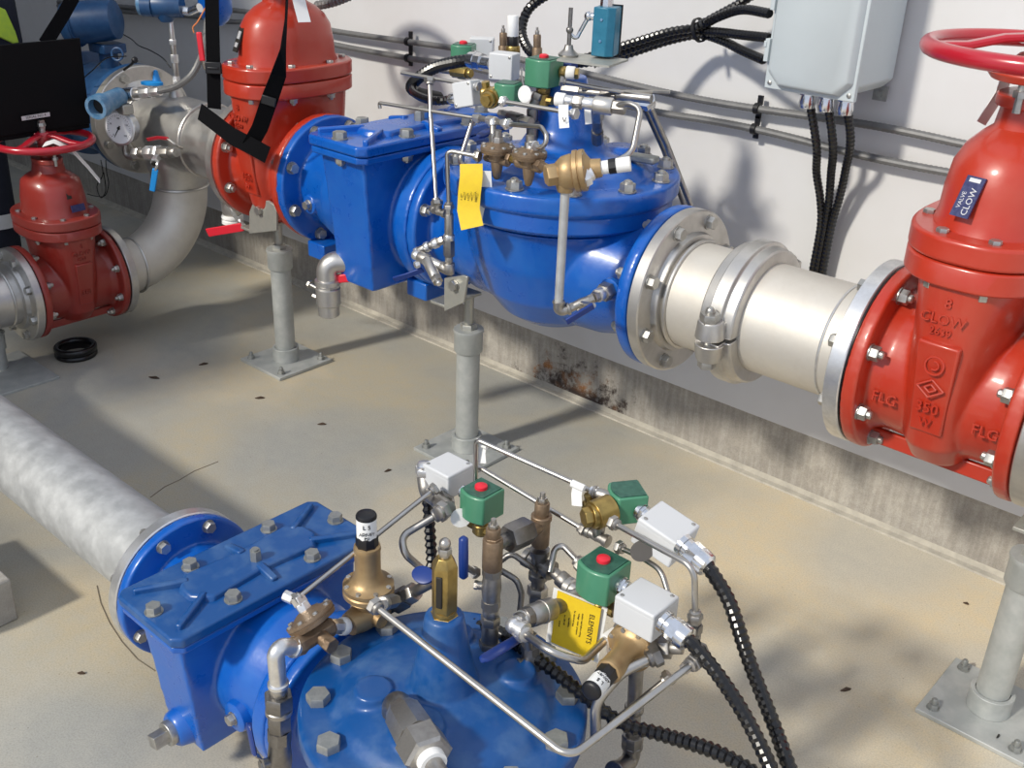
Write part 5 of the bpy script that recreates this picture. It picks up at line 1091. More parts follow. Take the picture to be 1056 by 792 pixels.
b = B(); b.box((x1-.02, y1-.004, z0-.012), (.03, .006, .03)); b.cyl((x1-.02, y1-.014, z0-.012), (x1-.02, y1-.004, z0-.012), .007, n=8); b.build('mounting_foot', 'boltd', t, world=True)
gx = []
for px, py in ((845, 118), (862, 121), (879, 120)):
    p = at(px, py, z=z0-.015); gx.append(p)
for i, p in enumerate(gx):
    p = V((x0+.078+i*.042, 2.06-.0*i, z0)); gx[i] = p
    t = thing('conduit_gland', ['left', 'middle', 'right'][i]+'most of three clear glands under the grey wall enclosure', 'conduit fitting', p)
    b = B(); b.lathe(p, -Z_, [(0, .018), (.012, .018)], 8); b.lathe(p-Z_*.012, -Z_, [(0, .015), (.016, .0175), (.026, .015)], 20); b.build('gland_nut', 'chrome', t, world=True)
ends = ([(842, 150), (842, 178), (846, 206), (846, 235), (836, 290), (830, 330)], [(859, 150), (857, 180), (855, 206), (851, 235), (841, 290), (836, 330)], [(877, 145), (872, 175), (866, 203), (857, 235), (847, 290), (842, 330)])
for i, pts in enumerate(ends):
    g = gx[i]; pp = [g-Z_*.012]+[W(a, c, [2.10, 2.14, 2.165, 2.18, 2.19, 2.19][k]) for k, (a, c) in enumerate(pts)]
    hose(thing('flexible_conduit', 'black conduit dropping from the wall enclosure, '+['left', 'middle', 'right'][i]+' of three', 'conduit', g, group=None), pp, .0088, 'black', 'cable', .008, .06)
# grey flexible conduits along the wall
up = [(60, 2), (140, 8), (200, 12), (245, 11), (300, 22), (345, 32), (421, 43), (470, 50), (540, 62), (600, 75), (680, 94), (730, 104), (780, 112), (850, 122), (920, 133), (1010, 152), (1075, 164)]
lo = [(60, 6), (140, 13), (200, 17), (232, 22), (262, 24), (300, 34), (345, 46), (421, 60), (470, 67), (540, 82), (600, 97), (675, 115), (730, 124), (778, 133), (820, 143), (870, 156), (920, 167), (985, 179), (1075, 193)]
hose(thing('wall_conduit', 'upper of two grey ribbed conduits running along the wall', 'conduit', W(*up[0])), [W(a, c, 2.192) for a, c in up], .0085, 'flex', 'cable', .0085, .035, 10, 8)
hose(thing('wall_conduit', 'lower of two grey ribbed conduits running along the wall', 'conduit', W(*lo[0])), [W(a, c, 2.192) for a, c in lo], .0085, 'flex', 'cable', .0085, .035, 10, 8)
for (px, py), lab in (((421, 43), 'black wall clip on the upper grey conduit, left of the junction boxes'), ((421, 60), 'black wall clip on the lower grey conduit, left of the junction boxes'), ((781, 112), 'black wall clip on the upper grey conduit below the enclosure'), ((778, 133), 'black wall clip on the lower grey conduit below the enclosure')):
    p = W(px, py, 2.192); t = thing('conduit_clip', lab, 'clip', p)
    b = B(); b.ring(p-X_*.006, p+X_*.006, .0125, .0092, 20); b.box(p+V((0, .010, .018)), (.012, .006, .02)); b.box(p+V((0, .010, -.016)), (.012, .006, .014)); b.build('strap', 'blackplastic', t, world=True)
# black cable bundle from the enclosure side to the switch box and boxes
gather = W(722, 29, 2.10); g2 = W(716, 34, 2.10)
bun = [([(794, 14), (765, 10), (740, 18), (720, 28), (690, 33), (650, 45), (610, 58), (570, 66)], 'uppermost'), ([(794, 39), (765, 36), (740, 33), (720, 33), (690, 38), (650, 51), (610, 64), (560, 68)], 'second'), ([(788, 62), (765, 52), (745, 42), (722, 36), (690, 42), (650, 55), (612, 66)], 'lowest')]
dy = [2.03, 2.07, 2.10, 2.12, 2.09, 2.03, 1.97, 1.93]
for i, (pts, nm) in enumerate(bun):
    hose(thing('flexible_conduit', nm+' of three black conduits from the enclosure hinge side to the pilot group', 'conduit', W(*pts[0], dy[0])), [W(a, c, dy[k]+.012*i) for k, (a, c) in enumerate(pts)], .0095, 'black', 'cable', .009, .07, 12, 10)
hose(thing('flexible_conduit', 'black conduit leaving the bundle upward out of the frame', 'conduit', W(722, 27, 2.11)), [W(716, 29, 2.11), W(738, 17, 2.12), W(762, 4, 2.12), W(790, -14, 2.12)], .0095, 'black', 'cable', .009, .07, 12, 10)
t = thing('cable_tie', 'black cable tie round the bundle left of the enclosure', 'cable tie', gather); dct = (W(740, 22, 2.12)-W(700, 34, 2.12)).normalized(); b = B(); b.ring(W(721, 31, 2.12)-dct*.004, W(721, 31, 2.12)+dct*.004, .027, .024, 24); b.build('band', 'blackplastic', t, world=True)
hose(thing('flexible_conduit', 'black conduit looping up out of the frame behind the small white and black cap', 'conduit', A(552, 52, 1.95)), [A(556, 62, 1.93), A(543, 48, 1.95), A(538, 30, 1.97), A(545, 10, 1.99), A(562, -4, 2.0), A(590, -16, 2.02)], .0115, 'black', 'cable', .009, .05, 12)
t = thing('conduit_fitting', 'metal conduit end at the top edge beside the left red valve paper tag', 'conduit fitting', A(340, 2, 1.95)); hose(t, [A(326, 6, 1.95), A(345, 2, 1.97), A(370, -8, 2.0)], .012, 'flex', 'cable', .009, .06)
# ================================================================ left end of the upper line
t = thing('pipe_tee', 'large stainless tee with weld beads left of the orange-red gate valve', 'pipe', (-3.0, UY, UZ))
b = B(); b.lathe((.43, 0, 0), (-1, 0, 0), [(0, .112), (.05, .1095), (.62, .1095)], 64); b.lathe((0, 0, 0), (0, 0, -1), [(0, .098), (.10, .098), (.135, .090), (.172, .086), (.18, .0845)], 56)
b.build('tee_body', 'ss', t, remesh=.006, smooth=5)
b = B(); b.lathe((.457, 0, 0), (-1, 0, 0), [(0, .1715), (.027, .1715), (.029, .169), (.03, .128), (.045, .118)], 64); b.build('flange', 'ss', t, ang=30)
flange_bolts(t, .427, -1, .149, 8, .0135, .012, 'head')
b = B(); b.lathe((-.20, 0, 0), (1, 0, 0), [(0, .1715), (.028, .1715), (.03, .169), (.031, .128), (.045, .112)], 64); b.build('flange', 'ss', t, ang=30)
flange_bolts(t, -.169, 1, .149, 8, .0135, .012, 'head')
bead(t, .20, .111, 'ss', .005); bead(t, -.10, .111, 'ss', .004)
b = B(); b.torus((0, 0, -.176), (0, 0, 1), .0865, .0045, 56, 8); b.build('weld_bead', 'ss', t)
b = B(); b.lathe((.03, .0, .104), (0, 0, 1), [(0, .024), (.016, .020), (.024, .016)], 20); b.build('outlet_boss', 'ss', t)
# elbow down to the branch
BX, BZ = -3.0, .229
DY = -.032
t = thing('pipe_elbow', 'big dull stainless elbow sweeping down from the tee toward the shaded red gate valve', 'pipe', (BX, 1.553, BZ))
rings = []
for i in range(19):
    a = PI/2*i/18; c = V((0, 0, .229)); e = V((0, math.sin(PI/2-a+0), -math.cos(PI/2-a)))
    e = V((0, math.cos(a), -math.sin(a)))
    rings.append([c+e*(.229+.0841*math.cos(2*PI*k/48))+V((.0841*math.sin(2*PI*k/48), 0, 0)) for k in range(48)])
b = B(); b.loft(rings); b.cyl((0, .002, 0), (0, DY-.01, 0), .0841, n=48); b.build('bend', 'sslight', t, ang=80)
b = B(); b.lathe((0, -.020+DY, 0), (0, 1, 0), [(0, .1375), (.002, .1395), (.022, .1395), (.024, .137), (.024, .100), (.034, .088), (.05, .0845)], 64); b.build('flange', 'ss', t, ang=30)
b = B(); b.torus((0, .035, 0), (0, 1, 0), .0865, .004, 56, 8); b.build('weld_bead', 'ss', t)
# branch gate valve
BL = .267
t = thing('gate_valve', 'shaded red gate valve with handwheel at the left edge, laptop standing on its wheel', 'valve', (BX, 1.529+DY-BL/2, BZ), PI/2)
gate_valve(t, .78, BL, 'shadedred')
cast_text(t, .78, [('6', 0, .188, .024, -.1705), ('CLOW', -.004, .160, .024, -.169), ('2639', -.004, .139, .018, -.168), ('350', 0, .002, .026, -.1605)], 0, 'shadedred')
mx = axes((.020*.78, -.129*.78, .335*.78), (.98, .1, 0), (0, .30, .9), (.1, -1, .30)); 
mx = mx @ Matrix.Translation((0, 0, .010)); b = B(); b.box((0, -.01, 0), (.042, .020, .003), mx); b.build('name_plate', 'platesblue', t)
b = B(); b.box((-.015, .03, -.004), (.014, .022, .003), mx); b.build('name_plate', 'ink', t)
b = B(); b.ribbon([V((-.02, -.04, .43)), V((.0, -.062, .44)), V((.04, -.075, .415)), V((.075, -.09, .36)), V((.10, -.10, .315))], .034, .001, (.45, .8, .1)); b.build('paper_tag', 'white', t, ang=70)
t = thing('pipe_spool', 'stainless flange and pipe end before the shaded red gate valve at the left edge', 'pipe', (BX, 1.262+DY, BZ), -PI/2)
ss_flange(t, .003, 1, .1395, .0841, .024, 8, .012, bc=.1205)
b = B(); b.cyl((.02, 0, 0), (.26, 0, 0), .0841, n=56); b.build('pipe', 'ss', t); bead(t, .062, .0855, 'ss', .004); gasket(t, .0015, .136)
t = thing('pipe_support', 'small steel support at the left edge under the branch pipe, on a square floor plate', 'pipe support', (-3.03, 1.13, 0), 0, 'adjustable pipe supports')
b = B(); b.box((.05, 0, .004), (.26, .2, .008)); b.build('base_plate', 'galvpost', t, bev=.001); b = B(); b.cyl((0, 0, .008), (0, 0, .08), .028); b.lathe((0, 0, .07), Z_, [(0, .033), (.045, .033), (.05, .036), (.055, .03)], 30); b.cyl((0, 0, .1), (0, 0, .146), .012); b.build('post', 'galvpost', t)
# rubber ring on the floor
rr = at(79, 366, z=.0)
t = thing('rubber_ring', 'black rubber pipe gasket ring lying on the floor below the shaded red valve', 'gasket', rr)
b = B(); b.lathe((0, 0, 0), (0, 0, 1), [(0, .050), (0, .060), (.004, .063), (.010, .063), (.014, .058), (.020, .063), (.032, .063), (.036, .059), (.036, .050), (.030, .046), (.005, .046)], 48, closed=True); b.build('ring', 'black', t, ang=60)
# flow meter
t = thing('flow_meter', 'blue flow meter behind the laptop with a dark blue round head', 'flow meter', (-3.20, UY, UZ))
b = B(); b.lathe((-.003, 0, 0), (-1, 0, 0), [(0, .168), (.024, .1715), (.026, .169), (.027, .13), (.06, .128), (.062, .145), (.25, .145), (.252, .128), (.29, .13), (.30, .1715), (.325, .1715)], 64); b.build('meter_body', 'navy', t)
b = B(); b.cyl((-.155, 0, .13), (-.155, 0, .20), .030); b.box((-.155, 0, .205), (.10, .08, .03)); b.build('neck', 'navy', t, bev=.004)
hc_ = at(96, 22, x=-3.355)-V((-3.20, UY, UZ)); ax = V((.75, .62, .12)).normalized()
b = B(); b.lathe(hc_-ax*.075, ax, [(0, .050), (.004, .070), (.026, .072), (.028, .066), (.11, .064), (.15, .060), (.158, .045)], 40)
b.lathe(hc_-ax*.088, ax, [(0, .062), (.02, .074), (.034, .074)], 20); b.build('transmitter_head', 'navy', t, world=False)
# pressure gauge with isolation valves
gq = at(124, 132, y=1.585); t = thing('pressure_gauge', 'round stainless pressure gauge with white dial in front of the large tee', 'gauge', gq)
gn = V((.42, -.90, .05)).normalized()
b = B(); b.lathe(gq-gn*.030, gn, [(0, .044), (.002, .048), (.026, .048), (.027, .052), (.034, .052), (.036, .046)], 48); b.build('case', 'ssbright', t, world=True)
b = B(); b.lathe(gq+gn*.0062, gn, [(0, .0455), (.0006, .0455)], 48); dl_ = b.build('dial', 'dial', t, world=True)
gx_ = Z_.cross(gn).normalized(); gy_ = gn.cross(gx_)
b = B()
for i in range(28):
    a = math.radians(225-270*i/27); e_1 = gx_*math.cos(a)+gy_*math.sin(a); tt_ = gn.cross(e_1)
    L_ = .006 if i % 3 == 0 else .0035
    b.box((0, 0, 0), (L_, .0008, .0004), axes(gq+gn*.0071+e_1*(.040-L_/2), e_1, tt_, gn))
sc0 = b.build('scale_marks', 'ink', dl_, world=True); sc0['kind'] = 'stuff'
for i, nnn in enumerate(('0', '50', '100', '150', '200')):
    a = math.radians(225-270*i/4); text(dl_, nnn, .0075, axes(gq+gn*.0070+(gx_*math.cos(a)+gy_*math.sin(a))*.029, gx_, gy_, gn), 'ink', .0002, 'dial_numeral', world=True)
a = math.radians(238); e_1 = gx_*math.cos(a)+gy_*math.sin(a); tt_ = gn.cross(e_1)
b = B(); b.loft([[gq+gn*.0075+tt_*.0022-e_1*.008, gq+gn*.0075-tt_*.0022-e_1*.008, gq+gn*.0085-tt_*.0022-e_1*.008, gq+gn*.0085+tt_*.0022-e_1*.008], [gq+gn*.0075+tt_*.0006+e_1*.033, gq+gn*.0075-tt_*.0006+e_1*.033, gq+gn*.0085-tt_*.0006+e_1*.033, gq+gn*.0085+tt_*.0006+e_1*.033]]); b.cyl(gq+gn*.007, gq+gn*.010, .0045); b.build('needle', 'ink', t, world=True)
gs = gq-gn*.012-Z_*.05
b = B(); b.cyl(gs+Z_*.006, gs-Z_*.02, .010, n=8); b.tube([gs-Z_*.01, gs-Z_*.034, gs-Z_*.040+V((.03, .01, 0))], .010, .012, 14); b.build('stem', 'fit', t, world=True)
m0, m1 = at(138, 158, y=1.60), at(182, 157, y=1.64)
chain('valve_manifold', 'row of shiny steel fittings joining the gauge to the large tee', 'pipe fitting', (m0, m1), [(0, .15, .018, 'h', 'nut', 'ssbright'), (.13, .32, .015, 'c', 'neck', 'fit'), (.3, .5, .021, 'o', 'body', 'ssbright'), (.48, .62, .023, 'h', 'hex', 'ssbright'), (.6, .85, .018, 'o', 'body', 'fit'), (.85, 1, .015, 'c', 'neck', 'fit')])
mc = m0.lerp(m1, .62)
chain('bleed_valve', 'small drain outlet pointing to the camera below the gauge manifold', 'valve', (mc, mc+V((.035, -.045, -.02))), [(0, .5, .009, 'c', 'neck', 'fit'), (.45, .9, .0125, 'h', 'body', 'ssbright'), (.9, 1, .007, 'c', 'end', 'ink')])
t = thing('valve_handle', 'bright blue valve lever hanging down from the gauge manifold', 'valve', at(157, 175, y=1.57)); l0, l1 = at(161, 170, y=1.57), at(157, 197, y=1.56)
b = B(); b.tube([mc+V((0, -.02, -.01)), at(163, 168, y=1.57), l0.lerp(l1, .2)], .004, .01, 8); b.build('stem', 'ssbright', t, world=True); b = B(); b.ribbon([l0.lerp(l1, .15), l0.lerp(l1, .6), l1], .017, .007, (.75, .65, 0)); b.build('grip', 'cyanblue', t, bev=.002, world=True)
t = thing('valve_handle', 'dark red valve lever lying above the gauge manifold across the tee', 'valve', at(165, 143, y=1.62))
b = B(); b.ribbon([at(152, 144, y=1.60), at(163, 142, y=1.60), at(174, 143, y=1.60)], .011, .004, (0, -.5, 1)); b.build('grip', 'wheelred', t, bev=.0015, world=True); b = B(); b.tube([at(173, 143, y=1.60), at(182, 150, y=1.61), at(188, 153, y=1.64)], .0035, .01, 8); b.build('stem', 'fit', t, world=True)
# small blue junction housing with conduit
h0 = at(101, 110, y=1.50); h1 = at(124, 99, y=1.60); hd = (h1-h0).normalized()
t = thing('sensor_housing', 'small open-ended blue housing above the pressure gauge', 'sensor', h0)
b = B(); b.ring(h0-hd*.012, h0+hd*.020, .034, .024, 32); b.lathe(h0+hd*.018, hd, [(0, .031), (.01, .0285), ((h1-h0).length-.02, .0265)], 28); b.build('housing', 'skyblue', t, world=True)
b = B(); b.cyl(h0+hd*.014, h0+hd*.019, .025); b.build('opening', 'ink', t, world=True)
b = B(); b.box((0, 0, 0), (.05, .035, .03), frame(at(128, 112, y=1.60), Z_)); b.build('side_port', 'lamp', t, bev=.004, world=True)
chain('conduit_fitting', 'shiny conduit fittings right of the small blue housing', 'conduit fitting', (at(127, 98, y=1.62), at(165, 94, y=1.66)), [(0, .35, .020, 'c', 'hub', 'chrome'), (.32, .5, .013, 'c', 'neck', 'fit'), (.5, .75, .0165, 'o', 'nut', 'ssbright'), (.75, 1, .014, 'o', 'gland', 'ssbright')])
hose(thing('flexible_conduit', 'smooth grey conduit curving up from the small blue housing behind the strap', 'conduit', at(164, 94, y=1.66)), [at(164, 94, y=1.66), at(182, 89, y=1.68), at(197, 78, y=1.70), at(206, 62, y=1.73), at(211, 45, y=1.77), at(214, 20, y=1.82)], .0095, 'flex', 'cable', .01, .02)
t = thing('valve_handle', 'bright blue valve handle and upright tab on top of the large tee', 'valve', at(158, 87, y=1.72))
b = B(); b.lathe(at(157, 88, y=1.70), Z_, [(0, .026), (.002, .034), (.010, .034), (.012, .026)], 26, sy=.5, xdir=(.8, .6, 0)); b.lathe(at(162, 87, y=1.72), Z_, [(0, .018), (.012, .012), (.040, .006), (.042, .003)], 14); b.build('grip', 'cyanblue', t, world=True)
b = B(); b.cyl(at(160, 88, y=1.72), at(160, 98, y=1.74), .007); b.build('stem', 'fit', t, world=True)
# second transmitter
p_ = at(172, 6, y=1.75)
t = thing('pressure_transmitter', 'navy transmitter at the top edge on a slim steel stem above the tee', 'sensor', at(183, 88, y=1.76))
hx = V((.75, .62, 0)).normalized()
b = B(); b.lathe(p_-hx*.045, hx, [(0, .030), (.012, .034), (.055, .034), (.09, .030)], 28); b.lathe(p_-hx*.005-Z_*.0, -Z_, [(0, .028), (.035, .024), (.045, .016)], 24); b.lathe(at(147, 6, y=1.70), hx, [(0, .030), (.03, .030)], 24); b.build('housing', 'navy', t, world=True)
b = B(); b.ring(at(145, 4, y=1.70)-hx*.004, at(145, 4, y=1.70)+hx*.006, .031, .022, 28); b.build('open_rim', 'skyblue', t, world=True)
b = B(); b.tube([at(184, 10, y=1.77), at(196, 12, y=1.79), at(206, 8, y=1.80)], .013, .01, 14); b.build('conduit_fitting', 'chrome', t, world=True)
t2 = chain('pipe_riser', 'slim upright steel gauge pipe with nuts between transmitter and tee', 'pipe', (at(183, 92, y=1.76), at(176, 22, y=1.76)), [(0, .2, .012, 'h', 'base_nut', 'ssbright'), (.18, .42, .009, 'c', 'body', 'fit'), (.4, .52, .012, 'o', 'valve', 'ssbright'), (.5, .68, .008, 'c', 'neck', 'fit'), (.66, .74, .011, 'h', 'nut', 'ssbright'), (.72, 1, .0075, 'c', 'pipe', 'ssbright')])
t = thing('actuator_housing', 'deep blue housing behind the black strap at the top left', 'sensor', at(222, 14, y=1.88))
b = B(); b.lathe(at(222, 8, y=1.90)+Z_*.05, -Z_, [(0, .050), (.06, .050), (.085, .038), (.10, .02)], 28); b.build('housing', 'blue', t, world=True)
t = thing('valve_handle', 'bright red valve lever standing upright left of the black strap', 'valve', at(208, 50, y=1.72))
b = B(); b.ribbon([at(209, 63, y=1.72), at(207, 48, y=1.72), at(205, 33, y=1.72)], .016, .008, (.75, .65, 0)); b.build('grip', 'redcap', t, bev=.003, world=True); b = B(); b.tube([at(209, 62, y=1.72), at(211, 70, y=1.73), at(214, 72, y=1.76)], .005, .01, 8); b.build('stem', 'fit', t, world=True)
t = thing('copper_wire', 'thin copper-red wire near the top left transmitter', 'wire', at(200, 30, y=1.75)); b = B(); b.tube(smooth_path([at(200, 34, y=1.75), at(199, 28, y=1.75), at(204, 22, y=1.76), at(213, 6, y=1.78)], 6), .0022, 0, 6); b.build('wire', 'orange', t, world=True)
# loose black wires
def wire(label, pts, y=1.70, r=.0018): 
    t = thing('loose_wire', label, 'wire', at(*pts[0], y=y)); b = B(); b.tube(smooth_path([at(*p, y=y) for p in pts], 6), r, 0, 6); b.build('wire', 'black', t, world=True, ang=80)
wire('tangled black wire hanging in a loop below the gauge, left strand', [(104, 165), (106, 180), (100, 192), (104, 204), (109, 196), (107, 178)])
wire('tangled black wire hanging in a loop below the gauge, right strand', [(109, 165), (110, 178), (112, 190), (108, 202), (98, 202), (90, 200)])
wire('black cable-tied lead behind the steel riser at the top left', [(122, 33), (135, 40), (143, 47), (155, 52), (168, 60), (176, 70)], 1.85)
wire('thin black wire at the left of the far flange', [(70, 92), (82, 84), (96, 72), (110, 60), (130, 58)], 1.62)
t = thing('cable_tie', 'black twisted cable tie in front of the far flange', 'cable tie', at(136, 63, y=1.66)); b = B(); b.tube([at(128, 72, y=1.66), at(136, 66, y=1.66), at(140, 60, y=1.66)], .004, .004, 8); b.sphere(at(139, 62, y=1.66), .010, 10); b.build('tie', 'blackplastic', t, world=True)
t = thing('coiled_lead', 'small grey coil of wire beside the blue round head', 'wire', at(120, 56, y=1.66)); b = B(); b.torus(at(121, 56, y=1.66), V((.5, -.8, .2)), .018, .0035, 28, 8); b.build('coil', 'navy', t, world=True)
# drain valve under the tee
dq = V((-2.72, UY, UZ-.105)); 
chain('pipe_nipple', 'stainless drain stub welded under the large tee', 'pipe', (dq, V((-2.72, UY, .50))), [(0, 1, .032, 'c', 'stub', 'ss')])
bv = thing('ball_valve', 'steel drain ball valve with white threaded end left of the support bracket', 'valve', (-2.72, UY, .42))
b = B(); b.lathe((-2.72, UY, .505), -Z_, [(0, .034), (.02, .034), (.024, .029), (.05, .031), (.08, .029), (.084, .026)], 28); b.build('valve_body', 'ss', bv, world=True)
b = B(); b.lathe((-2.72, UY, .421), -Z_, [(0, .030), (.004, .033), (.010, .033), (.012, .028), (.016, .028), (.018, .033), (.026, .033), (.028, .028)], 28); b.build('threaded_end', 'teflon', bv, world=True)
l0, l1 = at(250, 234, y=1.70), at(214, 240, y=1.66)
b = B(); b.ribbon([l0, l0.lerp(l1, .15), l0.lerp(l1, .5), l1], .026, .006, (0, -.2, 1)); b.build('lever_grip', 'redcap', bv, bev=.002, world=True)
b = B(); b.tube([V((-2.70, UY-.03, .465)), at(246, 228, y=1.71), at(252, 233, y=1.70)], .006, .01, 10); b.sphere(at(248, 228, y=1.71), .010, 10); b.build('stem', 'ssbright', bv, world=True)
# drain elbow under the upper strainer
s0 = at(358, 268, y=1.575)
ee = at(337, 270, y=1.56); ef = V((ee.x, ee.y, ee.z-.055))
elbow('dull stainless elbow screwed into the bottom of the upper strainer box', at(362, 270, y=1.605), ee, ef, .0265, 'ss')
bv = thing('ball_valve', 'steel ball valve with short red handle hanging under the upper strainer', 'valve', ef)
q = V(ef)
b = B(); b.hexa(q, -Z_, .030, .012); b.lathe(q-Z_*.010, -Z_, [(0, .026), (.004, .031), (.045, .031), (.050, .027), (.075, .027), (.078, .024)], 28); b.build('valve_body', 'ss', bv, world=True)
b = B(); b.cyl(q+V((-.02, -.01, -.022)), q+V((-.055, -.02, -.012)), .005); b.hexa(q+V((-.048, -.018, -.014)), V((-1, -.3, .3)), .010, .007); b.cyl(q+V((-.02, -.01, -.045)), q+V((-.042, -.015, -.042)), .006, n=6); b.build('stem', 'fit', bv, world=True)
b = B(); b.ribbon([q+V((.02, .01, .012)), q+V((.035, .02, .016)), q+V((.062, .038, .022))], .022, .008, (0, 0, 1)); b.build('handle_grip', 'redcap', bv, bev=.003, world=True)
# black webbing strap
t = thing('webbing_strap', 'black webbing strap with buckle looped in front of the orange-red gate valve', 'strap', at(215, 80, y=1.60))
wv = V((.75, .65, 0))
up_ = [at(218, -25, y=1.62), at(219, 30, y=1.61), at(220, 66, y=1.60), at(221, 112, y=1.60)]
b = B(); b.ribbon(up_, .036, .002, wv); b.build('hanging_strap', 'strap', t, world=True)
b = B(); b.box((0, 0, 0), (.042, .030, .008), axes(at(220, 70, y=1.595), wv, Z_, wv.cross(Z_))); b.box((0, .0, .004), (.030, .006, .006), axes(at(220, 70, y=1.595), wv, Z_, wv.cross(Z_))); b.build('buckle', 'blackplastic', t, bev=.002, world=True)
b = B(); b.ribbon([at(206, 115, y=1.58), at(222, 127, y=1.57), at(240, 141, y=1.555), at(258, 150, y=1.55), at(276, 160, y=1.57)], .044, .002, (.25, .25, 1)); b.build('cross_strap', 'strap', t, world=True)
b = B(); b.ribbon([at(258, 150, y=1.565), at(268, 132, y=1.56), at(279, 100, y=1.555), at(287, 78, y=1.56), at(292, 50, y=1.57), at(295, 20, y=1.585), at(297, -25, y=1.60)], .040, .002, [V((.8, .6, .1))]*3+[V((.3, .9, .1)), V((-.55, .8, 0)), V((-.7, .68, 0)), V((-.7, .68, 0))]); b.build('twisted_strap', 'strap', t, world=True)
b = B(); b.box((0, 0, 0), (.036, .022, .006), axes(at(277, 104, y=1.55), (.8, .6, -.25), (.2, .1, 1), (.6, -.8, 0))); b.build('slider', 'blackplastic', t, bev=.002, world=True)
# laptop standing on the handwheel
hwz = BZ+.552*.78+.012
t = thing('laptop', 'open black laptop on the left handwheel, back of its lid toward the camera', 'laptop', (-3.10, 1.37, hwz))
lt0, lt1 = V((-3.02, 1.16, hwz+.012)), V((-3.02, 1.515, hwz+.012))
b = B(); b.box((-3.135, 1.3375, hwz+.008), (.24, .355, .016)); b.build('base', 'lid', t, bev=.003, world=True)
b = B(); b.box((-3.15, 1.3375, hwz+.0165), (.12, .30, .002)); b.build('keyboard', 'blackplastic', t, world=True)
tiltv = V((.03, 0, 1)).normalized(); lm = axes(V((-3.012, 1.3375, hwz+.014))+tiltv*.122, (0, 1, 0), tiltv, (1, 0, -.03))
b = B(); b.box((0, 0, 0), (.355, .244, .007), lm); ld = b.build('lid', 'lid', t, bev=.0025, world=True)
b = B(); b.box((0, 0, -.0042), (.330, .21, .001), lm); b.build('screen', 'blackplastic', t, world=True)
lbq = at(37, 120, x=-2.998)
b = B(); b.box((0, 0, 0), (.082, .0115, .0008), axes(lbq, (0, 1, .02), (0, -.02, 1), (1, 0, 0))); lb = b.build('sticker', 'silverink', ld, world=True)
text(lb, 'SERIAL NO 4', .0105, axes(lbq+V((.0006, 0, 0)), (0, 1, .02), (0, -.02, 1), (1, 0, 0)), 'ink', .0002, 'printed_lettering', world=True)
t = thing('shoulder_strap', 'black strap slanting behind the laptop beside the blue round head', 'strap', at(56, 30, x=-3.25))
b = B(); b.ribbon([at(46, 46, x=-3.20), at(56, 30, x=-3.22), at(66, 14, x=-3.24), at(76, -4, x=-3.25)], .040, .003, (0, .85, -.5)); b.build('webbing', 'strap', t, world=True)
# ---------------------------------------------------------------- person
def skin_mesh(name, m, par, pts, edges, sub=2):
    me = bpy.data.meshes.new(name); me.from_pydata([p[0] for p in pts], edges, []); o = bpy.data.objects.new(name, me); COL.objects.link(o)
    if par is not None: o.parent = par; WM[o.name] = WM[par.name]
    sk = o.modifiers.new('skin', 'SKIN'); sk.use_smooth_shade = True
    for i, p in enumerate(pts):
        r = p[1]; r = r if isinstance(r, tuple) else (r, r); me.skin_vertices[0].data[i].radius = r
    me.skin_vertices[0].data[0].use_root = True
    s = o.modifiers.new('sub', 'SUBSURF'); s.levels = sub; s.render_levels = sub
    me.materials.append(M[m]); return o
pr = thing('person', 'person in navy work clothes with lime and silver trim standing behind the laptop', 'person', (-3.66, 1.33, 0), -.15)
P_ = [((0, 0, .95), (.12, .16)), ((0, 0, 1.12), (.11, .15)), ((0, 0, 1.30), (.12, .17)), ((0, 0, 1.42), (.09, .13)), ((.01, 0, 1.50), .055), ((.03, 0, 1.56), .06),
      ((0, .10, .90), (.095, .10)), ((.02, .11, .50), .062), ((0, .12, .10), .045), ((.06, .13, .05), (.045, .035)), ((.15, .14, .035), (.04, .025)),
      ((0, -.10, .90), (.095, .10)), ((.03, -.11, .50), .062), ((0, -.12, .10), .045), ((.06, -.13, .05), (.045, .035)), ((.15, -.14, .035), (.04, .025)),
      ((0, .19, 1.40), .058), ((.0, .235, 1.12), .045), ((.06, .24, .88), .034), ((.075, .24, .80), (.032, .018)),
      ((0, -.19, 1.40), .058), ((.0, -.235, 1.12), .045), ((.10, -.23, .90), .034), ((.12, -.23, .82), (.032, .018)),
      ((.035, 0, 1.64), (.085, .072)), ((.03, 0, 1.73), (.082, .070))]
E_ = [(0, 1), (1, 2), (2, 3), (3, 4), (4, 5), (0, 6), (6, 7), (7, 8), (8, 9), (9, 10), (0, 11), (11, 12), (12, 13), (13, 14), (14, 15), (3, 16), (16, 17), (17, 18), (18, 19), (3, 20), (20, 21), (21, 22), (22, 23), (5, 24), (24, 25)]
body = skin_mesh('body', 'skin', pr, P_, E_)
for sy, base in ((1, V((.078, .24, .79))), (-1, V((.123, -.23, .81)))):
    for i in range(4):
        o_ = (i-1.5)*.017; L_ = (.07, .08, .075, .06)[i]
        skin_mesh('finger', 'skin', body, [((base.x+o_, base.y, base.z+.02), .009), ((base.x+o_*1.1, base.y-sy*.008, base.z-L_*.45), .0085), ((base.x+o_*1.1+.004, base.y-sy*.022, base.z-L_*.8), .0078), ((base.x+o_*1.1+.006, base.y-sy*.036, base.z-L_), .0065)], [(0, 1), (1, 2), (2, 3)], 1)
    skin_mesh('thumb', 'skin', body, [((base.x+.02, base.y, base.z+.035), .011), ((base.x+.045, base.y-sy*.012, base.z+.005), .0095), ((base.x+.05, base.y-sy*.022, base.z-.025), .008)], [(0, 1), (1, 2)], 1)
J = [(p[0], tuple(q*1.13+.008 for q in (p[1] if isinstance(p[1], tuple) else (p[1], p[1])))) for p in P_]
